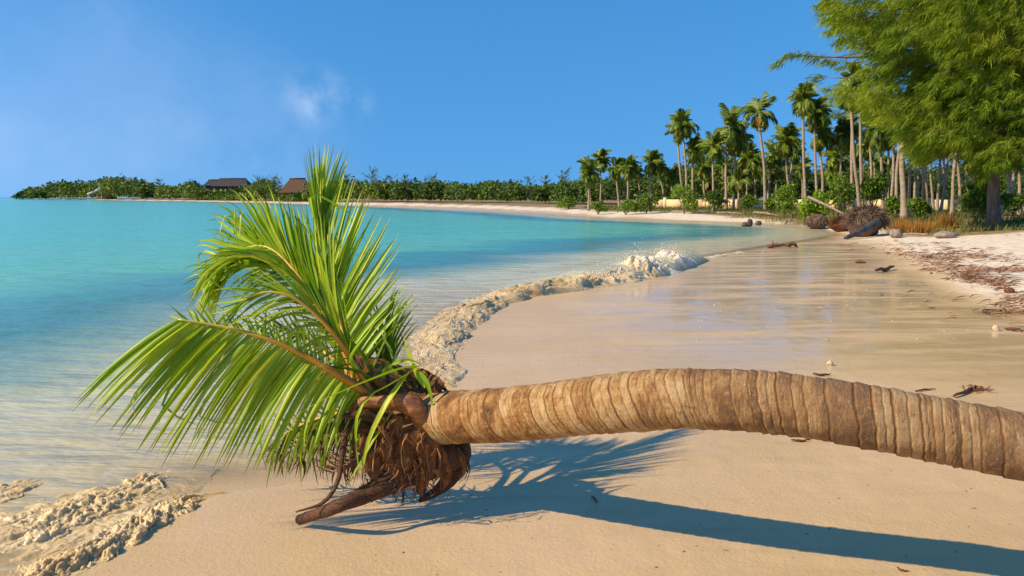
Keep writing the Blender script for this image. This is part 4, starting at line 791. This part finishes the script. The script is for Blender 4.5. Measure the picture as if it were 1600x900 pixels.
ext = np.array([P(a, b_, D0-.5) for a, b_ in ((1232, 86), (1242, 83), (1255, 82), (1268, 84), (1282, 88), (1295, 92), (1305, 96), (1216, 100), (1222, 94), (1272, 92), (1286, 4), (1296, 8), (1310, 20), (1288, 10), (1300, 25), (1275, 122), (1284, 118), (1345, 40), (1335, 30), (1310, 175), (1318, 176))]); C = np.vstack([C, ext]); cl = np.r_[cl, np.zeros(len(ext))]
n = len(C); axis = np.c_[np.interp(C[:, 2], tp[:, 2], tp[:, 0]), np.interp(C[:, 2], tp[:, 2], tp[:, 1])]
outw = unit(np.c_[C[:, :2]-axis, np.zeros(n)]); tw = unit(outw*.7+np.c_[np.full(n, -.45), np.zeros(n), rng.uniform(-.55, .2, n)]+rng.normal(0, .22, (n, 3)))
K = 40; tl = rng.uniform(.5, 1.15, n); tl[-len(ext):] = .45
k_ = rng.random((n, K, 1)); base_ = C[:, None]+tw[:, None]*(k_-.5)*tl[:, None, None]+rng.normal(0, .05, (n, K, 3))
nd = unit(tw[:, None]*.85+rng.normal(0, .42, (n, K, 3))+np.array((-.18, 0, -.75))); nl = rng.uniform(.18, .42, (n, K, 1)); nw = unit(np.cross(nd, rng.normal(size=(n, K, 3))))*.0098
V = np.stack([base_-nw*.6, base_+nw*.6, base_+nd*nl*.6+nw, base_+nd*nl+np.array((0, 0, -.05))], 2).reshape(-1, 3)
mk('needle_foliage', V, np.arange(n*K*4).reshape(-1, 4), M['casu'], cas, attrs={'tint': np.repeat(np.clip(.52+cl[:, None]*.55+rng.normal(0, .13, (n, K)), 0, 1).ravel(), 4)})
twp = []
for q in range(0, n, 2): twp.append(tube(np.array([C[q]-tw[q]*tl[q]*.6, C[q], C[q]+tw[q]*tl[q]*.45+np.array((0, 0, -.05))]), (.012, .009, .004), 3, cap=False))
for q in range(n-len(ext), n-len(ext)+9): pass
v, f, _ = join(twp); tag(mk('twigs', v, f, M['casu_bark'], cas, True), kind='stuff')
random.seed(3)
for px, py, dd, hz in ((1300, 90, -.5, 8), (1232, 86, -.5, 7.2), (1300, 15, 0, 9.0), (1330, 150, .8, 6.2), (1380, 190, -1, 5), (1400, 60, 1.5, 7.5), (1450, 240, -1.5, 4.2), (1500, 60, -2.5, 8), (1520, 20, -2, 9), (1480, 130, -2.2, 5.8), (1650, 200, -2, 4.5), (1700, 60, 1, 7), (1600, 120, -3, 6), (1570, 200, -2.5, 4.0), (1420, -60, 1, 10), (1760, -60, 0, 9), (1500, 270, 0, 3.6), (1360, 110, -1.6, 6.5), (1290, 122, .2, 6.4)):
    e1 = P(px, py, D0+dd); z0 = min(zb+hz*.82, e1[2]+1.2); p0 = np.array((np.interp(z0, tp[:, 2], tp[:, 0]), np.interp(z0, tp[:, 2], tp[:, 1]), z0))
    mp = p0+(e1-p0)*.5+np.array((0, 0, .5)); L = np.linalg.norm(e1-p0)
    pth = spline([p0, p0+(mp-p0)*.5+np.array((0, 0, .15)), mp, mp+(e1-mp)*.5+rng.normal(0, .12, 3), e1], 22); v, f = tube(pth, np.linspace(.035+.009*L, .010, 22), 7); mk('branch', v, f, M['casu_bark'], cas, True)

# ------------------------------------------------------------------ wall, huts
wl = empty('boundary_wall', (P(1300, 308, 74)[0], 74, .45)); tag(wl, 'low cream boundary wall running behind the palms', 'wall')
A0 = np.array((P(1010, 308, 84)[0], 84)); A1 = np.array((P(1720, 308, 58)[0], 58)); nseg = 17
def box(cx, cy, z0, z1, lx, ly, ang_):
    c_, s_ = math.cos(ang_), math.sin(ang_); V = np.array([(x*lx/2, y*ly/2, z) for z in (z0, z1) for x, y in ((-1, -1), (1, -1), (1, 1), (-1, 1))]); V = np.c_[V[:, 0]*c_-V[:, 1]*s_+cx, V[:, 0]*s_+V[:, 1]*c_+cy, V[:, 2]]
    return V, np.array([(0, 3, 2, 1), (4, 5, 6, 7), (0, 1, 5, 4), (1, 2, 6, 5), (2, 3, 7, 6), (3, 0, 4, 7)])
wa = math.atan2(*(A1-A0)[::-1]); sl_ = np.linalg.norm(A1-A0)/nseg
for q in range(nseg):
    c_ = A0+(A1-A0)*(q+.5)/nseg; v, f = box(*c_, .3, 1.36+random.uniform(-.04, .04), sl_-.30, .16, wa); mk('wall_panel', v, f, M['wall'], wl)
    v, f = box(*(A0+(A1-A0)*q/nseg), .3, 1.55, .30, .28, wa); mk('post', v, f, M['wall'], wl)
def hip_roof(px0, px1, pyt, pye, D, name, label, mat, depth=7.0, ridge_f=.5, lower=None):
    x0, x1 = P(px0, 308, D)[0], P(px1, 308, D)[0]; ze, zt = P(px0, pye, D)[2], P(px0, pyt, D)[2]; cx = (x0+x1)/2; w_ = x1-x0; hr = w_*ridge_f/2
    e_ = empty(name, (cx, D+depth/2, .5)); tag(e_, label, 'hut')
    y0, y1, ym = D, D+depth, D+depth/2
    t_ = .35
    V = np.array([(x0, y0, ze), (x1, y0, ze), (x1, y1, ze), (x0, y1, ze), (cx-hr, ym, zt), (cx+hr, ym, zt), (x0+t_, y0+t_, ze-t_), (x1-t_, y0+t_, ze-t_), (x1-t_, y1-t_, ze-t_), (x0+t_, y1-t_, ze-t_)])
    F = [(0, 1, 5, 4), (2, 3, 4, 5), (1, 2, 5, 5), (3, 0, 4, 4), (0, 6, 7, 1), (1, 7, 8, 2), (2, 8, 9, 3), (3, 9, 6, 0), (6, 9, 8, 7)]
    me = bpy.data.meshes.new('roof'); me.from_pydata([tuple(float(a) for a in v-np.array(e_.location)) for v in V], [], [f if len(set(f)) == 4 else f[:3] for f in F]); me.materials.append(mat)
    o = bpy.data.objects.new('roof', me); col.objects.link(o); o.parent = e_
    rv_, rf_ = tube(np.array([(cx-hr-.2, ym, zt+.05), (cx, ym, zt+.12), (cx+hr+.2, ym, zt+.05)]), .22, 6); mk('ridge_cap', rv_, rf_, mat, o, True)
    v, f = box(cx, ym, .3, ze-.05, w_-1.6, depth-1.6, 0); mk('wall', v, f, M['hut_wall'], e_)
    return e_
hip_roof(330, 388, 279, 291, 330, 'long_house', 'long dark roofed house rising above the trees on the left shore', M['tile'], 9, .72)
hip_roof(317, 345, 281, 290, 338, 'side_house', 'smaller dark roof joining the long house at its left end', M['tile'], 7, .6)
h2 = hip_roof(434, 486, 279, 301, 238, 'thatched_hut', 'brown thatched hut with steep hipped roof behind the palm crown', M['thatch'], 8, .45)
hip_roof(147, 178, 293, 303, 475, 'low_hut', 'low dark hut on the far left shore beside a white canopy', M['tile'], 6, .6)
cp = empty('white_canopy', (P(144, 308, 432)[0], 432, .4)); tag(cp, 'tiny white slanted canopy beside the low hut on the far shore', 'canopy')
a, b_, c_ = P(136, 303, 432), P(148, 298, 432), P(156, 293, 432)
for nm, q in (('sheet', (a, b_)), ('raised_sheet', (b_, c_))):
    V = np.array([q[0], q[1], q[1]+np.array((0, 3, .1)), q[0]+np.array((0, 3, .1))]); V = np.vstack([V+np.array((0, 0, .2)), V-np.array((0, 0, .2))]); mk(nm, V, np.array([(0, 1, 2, 3), (7, 6, 5, 4), (0, 4, 5, 1), (1, 5, 6, 2), (2, 6, 7, 3), (3, 7, 4, 0)]), M['white'], cp)
for q in (a, c_): v, f = tube(np.array([(q[0], q[1]+1, .2), (q[0], q[1]+1, q[2])]), .12, 6); mk('pole', v, f, M['white'], cp)

# ------------------------------------------------------------------ root balls, stumps, rocks, driftwood on the beach
ICO = None
def lump(center, r, seed, amp=.25, freq=1.6, nu=26, nv=16, flat=-.3):
    u_ = np.linspace(0, 2*np.pi, nu, endpoint=False); v_ = np.linspace(-np.pi/2, np.pi/2, nv); U, Vv = np.meshgrid(u_, v_, indexing='ij'); d = np.stack([np.cos(U)*np.cos(Vv), np.sin(U)*np.cos(Vv), np.sin(Vv)], -1)
    k = 1+amp*fbm(d.reshape(-1, 3)*freq+seed, 4, seed).reshape(nu, nv); p = d*k[..., None]; p[..., 2] = np.maximum(p[..., 2], flat*2)
    p = p*np.asarray(r)+np.asarray(center); i = np.arange(nu)[:, None]; j = np.arange(nv-1)[None]; i2 = (i+1) % nu
    return p.reshape(-1, 3), np.stack([i*nv+j, i2*nv+j, i2*nv+j+1, i*nv+j+1], -1).reshape(-1, 4)
def at_ground(px, py):                # where a pixel's ray meets the built beach
    d = pix_dir(px, py)
    zz_ = .1
    for _ in range(12):
        g_ = G(px, py, min(zz_, 1.2)); zz_ = max(ground_z(g_[0], g_[1]), 0)*.5+zz_*.5
    return np.array((g_[0], g_[1], ground_z(g_[0], g_[1])))
def root_ball(px, py, wpx, hpx, label, mat, nroot, seed, rl=.35, tall=False, out=.9):
    b0 = at_ground(px, py); b0[2] = max(b0[2], 0); D = b0[1]; rx = wpx/FPX*D/2; h = hpx/FPX*D
    e_ = empty('palm_root_ball', b0); tag(e_, label, 'root ball', 'palm root balls on the beach')
    v, f = lump(b0+np.array((0, rx*.5, h*.48)), (rx*.86, rx*.8, h*.5), seed, .28, 2.0, 40, 24, -.5); v[:, 2] = np.maximum(v[:, 2], b0[2]-.06); mk('root_mass', v, f, mat, e_, True)
    parts = []
    for q in range(nroot):
        d = unit(rng.normal(size=3)); d[1] = -abs(d[1])*.9 if random.random() < .7 else d[1]; d[2] = abs(d[2]) if random.random() < .8 else d[2]*.3
        a = b0+np.array((0, rx*.5, h*.48))+d*np.array((rx*.8, rx*.75, h*.47)); L = random.uniform(.4, 1)*rl
        dd = unit(d*out+np.array((0, 0, -.9 if tall else -.5))+rng.normal(0, .3, 3)); e1 = a+dd*L; e1[2] = max(e1[2], b0[2]+.0)
        V_, F_, A_ = leaflet(a, e1, np.array((0, 0, .04)), rng.normal(size=3), random.uniform(.015, .04), 0, 0, 3, 0, .3); parts.append((V_, F_, {'tint': np.full(len(V_), random.uniform(0.05, .6))}))
    V_, F_, A_ = join(parts); tag(mk('root_fibres', V_, F_, mat, e_, True, A_), kind='stuff'); return e_
random.seed(14)
rb = root_ball(1358, 370, 66, 46, 'largest root ball, shaggy grey brown, with a dark log reaching to the water', M['root'], 1500, 4, .42)
shp = PP([(1372, 346, rb.location[1]-.35), (1362, 352, rb.location[1]-.6), (1345, 361, rb.location[1]-.9)]); gp = at_ground(1321, 374)
lg_ = spline(np.vstack([shp, gp+np.array((0, 0, .05))]), 20); v, f = tube(lg_, np.linspace(.18, .08, 20), 14); v = v+.03*np.c_[fbm(v*5, 3, 1), fbm(v*5, 3, 2), fbm(v*5, 3, 3)]; lo = mk('log', v, f, M['darklog'], rb, True); lo['label'] = 'dark wet trunk sloping down to the waterline'
root_ball(1279, 358, 37, 23, 'squat upright root stump with vertical fibres, leftmost of the root balls', M['root'], 900, 6, .42, True, .3)
root_ball(1318, 362, 40, 20, 'low reddish root mass between the squat stump and the largest root ball', M['redroot'], 800, 8, .3)
def stone(name, px, py, wpx, hpx, label, mat, seed, cat, group=None, amp=.25, deep=.8):
    b0 = at_ground(px, py); b0[2] = max(b0[2], 0); D = b0[1]; rx = wpx/FPX*D/2; h = hpx/FPX*D
    v, f = lump(b0+np.array((0, 0, h*.42)), (rx, rx*deep, h*.6), seed, amp, 1.5, 22, 14, -.5); o = mk(name, v, f, mat, None, True, org=b0); return tag(o, label, cat, group)
stone('stump', 1400, 372, 21, 15, 'pale weathered stump just right of the largest root ball', M['drift'], 3, 'stump', amp=.45)
stone('log', 1477, 372, 34, 11, 'grey brown log lying alone on the dry sand', M['drift'], 5, 'log', amp=.2)
stone('rock', 1164, 354, 11, 7, 'small flat rock in the shallows, left of the pair', M['rock'], 7, 'rock', 'rocks in the shallows'); stone('rock', 1171, 354, 10, 12, 'upright dark rock in the shallows, tallest of the three', M['rock'], 9, 'rock', 'rocks in the shallows'); stone('rock', 1185, 352, 10, 7, 'round rock in the shallows, right of the tallest', M['rock'], 11, 'rock', 'rocks in the shallows'); stone('rock', 1234, 347, 6, 4, 'little stone on the far white sand near the bright bush', M['drift'], 13, 'rock')
# log and driftwood litter along the far beach edge
for q, (x0, y0, x1, y1, r_, lab) in enumerate(((1178, 331, 1215, 336, .12, 'grey driftwood trunk at the grass edge below the lone tall palm'), (1050, 328, 1095, 330, .09, 'thin driftwood pole along the far sand, left of the lone palm'), (1120, 330, 1160, 331, .08, 'thin driftwood pole in the middle of the far sand edge'), (1290, 330, 1335, 345, .07, 'bare pale branch leaning down to the root balls'), (1400, 366, 1450, 365, .06, 'thin grey branch on the sand right of the pale stump'))):
    a, b_ = (at_ground(x0, y0+4), at_ground(x1, y1+4)) if q != 3 else (P(1262, 310, 38), P(1318, 337, 36))
    pth = spline([a+np.array((0, 0, r_)), (a+b_)/2+np.array((0, 0, r_*1.5)), b_+np.array((0, 0, r_))], 14); v, f = tube(pth, r_*np.linspace(1, .5, 14), 7); v = v+r_*.3*np.c_[fbm(v*3, 2, q), fbm(v*3, 2, q+3), fbm(v*3, 2, q+7)]; tag(mk('driftwood', v, f, M['drift'], None, True, org=a), lab, 'driftwood', 'driftwood on the beach')
b0 = at_ground(1225, 387); b0[2] = max(b0[2], 0); dw = empty('driftwood_branch', b0); tag(dw, 'rusty brown driftwood branch with twigs lying at the waterline', 'driftwood')
for nm, pts, r_ in (('stem', ((1200, 385), (1222, 383), (1245, 382)), .06), ('twig', ((1210, 384), (1206, 376)), .025), ('twig', ((1212, 384), (1214, 378)), .02), ('snag', ((1232, 384), (1240, 379), (1244, 384)), .07), ('snag', ((1228, 384), (1236, 381), (1246, 386)), .05)):
    p = np.array([P(a, c, b0[1]+random.uniform(-.1, .1)) for a, c in pts]); v, f = tube(spline(p, 8) if len(p) > 2 else np.linspace(p[0], p[1], 5), r_*np.linspace(1, .4, 8 if len(p) > 2 else 5), 6); mk(nm, v, f, M['redroot'], dw, True)

# seaweed wrack lines
def wrack(lines, n, name, label):
    parts = []
    for q in range(n):
        ln = random.choices(lines, [l[4] for l in lines])[0]; t_ = random.random(); x = ln[0]+(ln[2]-ln[0])*t_+random.gauss(0, ln[5]*3.5); y = ln[1]+(ln[3]-ln[1])*t_+random.gauss(0, ln[5])
        g_ = G(x, y, .22)
        parts.append((g_[0], g_[1]))
    xy_ = np.array(parts); z_ = np.maximum(land(xy_)[0], 0.01); out_ = []
    for (x, y), z_0 in zip(xy_, z_):
        L = random.uniform(.08, .38); a_ = random.gauss(.1, .7); a = np.array((x, y, z_0+random.uniform(.0, .035))); b_ = a+np.array((math.cos(a_), math.sin(a_), random.uniform(-.02, .06)))*L
        V_, F_, A_ = leaflet(a, b_, np.array((0, random.gauss(0, .03), random.uniform(.005, .04))), rng.normal(size=3)*.6+np.array((0, 1, .3)), random.uniform(.008, .03), 0, 0, 3, 0, .4); out_.append((V_, F_, {'tint': np.full(len(V_), min(1, max(0, random.gauss(.5, .24))))}))
    V_, F_, A_ = join(out_); tag(mk(name, V_, F_, M['weed'], None, True, A_), label, 'seaweed', kind='stuff')
wrack([(1390, 384, 1480, 398, 2, 3), (1400, 391, 1600, 407, 1.5, 2.5), (1440, 396, 1560, 436, 5, 4), (1500, 415, 1650, 421, 3, 2.5), (1460, 388, 1540, 400, 3, 4), (1560, 460, 1640, 450, 2, 4), (1530, 470, 1650, 474, 1, 2), (1430, 411, 1470, 412, .4, .8), (1405, 380, 1470, 380, .4, 2), (1480, 422, 1570, 440, 2, 3)], 1700, 'seaweed_wrack', 'rust brown seaweed strewn in lines along the dry sand')
wrack([(1330, 378, 1420, 376, 1, 5), (1380, 345, 1600, 372, 1, 9), (1420, 440, 1600, 480, 1, 12)], 130, 'scattered_weed', 'sparse bits of brown weed scattered on the dry sand')

# small finds on the wet sand
def twig(pts, r_, label, group=None, name='twig', mat='weed_', extra=None):
    g_ = [at_ground(*p) for p in pts]; p = spline(np.array(g_)+np.array((0, 0, r_*.9)), 10) if len(g_) > 2 else np.linspace(g_[0], g_[1], 8)+np.array((0, 0, r_*.9))
    p[:, 2] += rng.uniform(0, r_*.8, len(p)); v, f = tube(p, r_*np.interp(np.linspace(0, 1, len(p)), [0, .5, 1], [.6, 1, .35]), 6); return tag(mk(name, v, f, M['wood_stub'], None, True, org=g_[0]), label, 'twig', group)
twig([(1270, 587), (1285, 588), (1298, 587)], .012, 'dark twig lying just beyond the top of the trunk', 'twigs on the wet sand'); twig([(1430, 613), (1445, 611), (1462, 610)], .009, 'thin twig beyond the trunk, left of the weed clump', 'twigs on the wet sand')
twig([(1490, 622), (1510, 615), (1524, 608), (1545, 612)], .016, 'forked twig poking out of the weed clump beyond the trunk', 'twigs on the wet sand'); twig([(1570, 516), (1585, 518), (1600, 520)], .02, 'dark stick at the right edge beside the pale coral', 'twigs on the wet sand')
twig([(1368, 426), (1385, 424), (1397, 421)], .045, 'dark stick on the shining wet sand in the middle distance', 'twigs on the wet sand'); twig([(924, 777), (931, 783), (932, 787)], .006, 'tiny bent twig lying in the crown shadow', 'twigs on the wet sand'); twig([(1236, 690), (1250, 691), (1266, 689)], .008, 'small brown leaf stalk under the trunk, in the sun', 'twigs on the wet sand'); twig([(1402, 889), (1409, 893), (1420, 894)], .005, 'tiny twig at the bottom edge in front of the trunk shadow', 'twigs on the wet sand')
stone('coral_lump', 1297, 571, 9, 8, 'pale coral lump on wet sand straight beyond the trunk', M['coral'], 21, 'coral', amp=.6); stone('coral_lump', 1556, 517, 10, 9, 'pale coral lump near the right edge beside a dark stick', M['coral'], 23, 'coral', amp=.6); stone('weed_clod', 1344, 411, 16, 4, 'flat mossy clod on the shining wet sand', M['redroot'], 25, 'seaweed', amp=.4)
stone('husk', 1513, 438, 12, 6, 'small brown husk on the dry sand below the seaweed', M['redroot'], 27, 'husk'); stone('pebble', 1455, 428, 4, 3, 'single dark pebble on dry sand left of the brown husk', M['rock'], 29, 'pebble'); stone('husk', 1577, 458, 16, 9, 'dark husk at the right edge among the weed', M['redroot'], 33, 'husk')
parts = []; 
for q in range(60):
    g_ = at_ground(1526+random.gauss(0, 8), 611+random.gauss(0, 1.6)) if q < 60 else None; a = g_+np.array((0, 0, .004)); a_ = random.uniform(0, 6.28); b_ = a+np.array((math.cos(a_)*.06, math.sin(a_)*.06, random.uniform(.0, .045)))
    V_, F_, A_ = leaflet(a, b_, np.array((0, 0, .012)), rng.normal(size=3), .013, 0, 0, 3, 0, .4); parts.append((V_, F_, {'tint': np.full(len(V_), random.uniform(0, .8))}))
V_, F_, A_ = join(parts); tag(mk('weed_clump', V_, F_, M['weed'], None, True, A_), 'small dark weed clump on the sand beyond the right of the trunk', 'seaweed', kind='stuff')
# uncountable flecks of shell and leaf
def flecks(n, region, size, mat, name, label, tall=.5):
    p = []
    while len(p) < n:
        px, py = random.uniform(region[0], region[1]), region[2]+(region[3]-region[2])*random.random()**1.0; g_ = G(px, py, .05); p.append(g_[:2])
    p = np.array(p); z_, s_, bm_, vg_ = land(p); ok = s_ > .25; p, z_ = p[ok], z_[ok]; k = len(p); r_ = rng.uniform(.3, 1, k)**2*size; sc_ = np.stack([r_*rng.uniform(.8, 2.2, k), r_, r_*tall], -1)
    V_ = OCT[None]*sc_[:, None]; a_ = rng.uniform(0, 3.14, k); V_ = np.stack([V_[..., 0]*np.cos(a_)[:, None]-V_[..., 1]*np.sin(a_)[:, None], V_[..., 0]*np.sin(a_)[:, None]+V_[..., 1]*np.cos(a_)[:, None], V_[..., 2]], -1)+np.c_[p, z_][:, None]
    F_ = (np.arange(k)[:, None, None]*6+OCF[None]).reshape(-1, 3); o = mk(name, V_.reshape(-1, 3), F_, mat, attrs={'tint': np.repeat(rng.random(k), 6)}); tag(o, label, 'litter', kind='stuff')
flecks(170, (1080, 1600, 400, 530), .018, M['coral'], 'shell_flecks', 'pale shell and coral flecks scattered over the shining wet sand')
flecks(260, (560, 1600, 560, 900), .0075, M['weed'], 'leaf_flecks', 'tiny dark leaf and weed flecks on the sand round the trunk', .35)
flecks(900, (300, 1600, 540, 900), .0035, M['coral'], 'shell_grit', 'fine pale shell grit on the near sand')
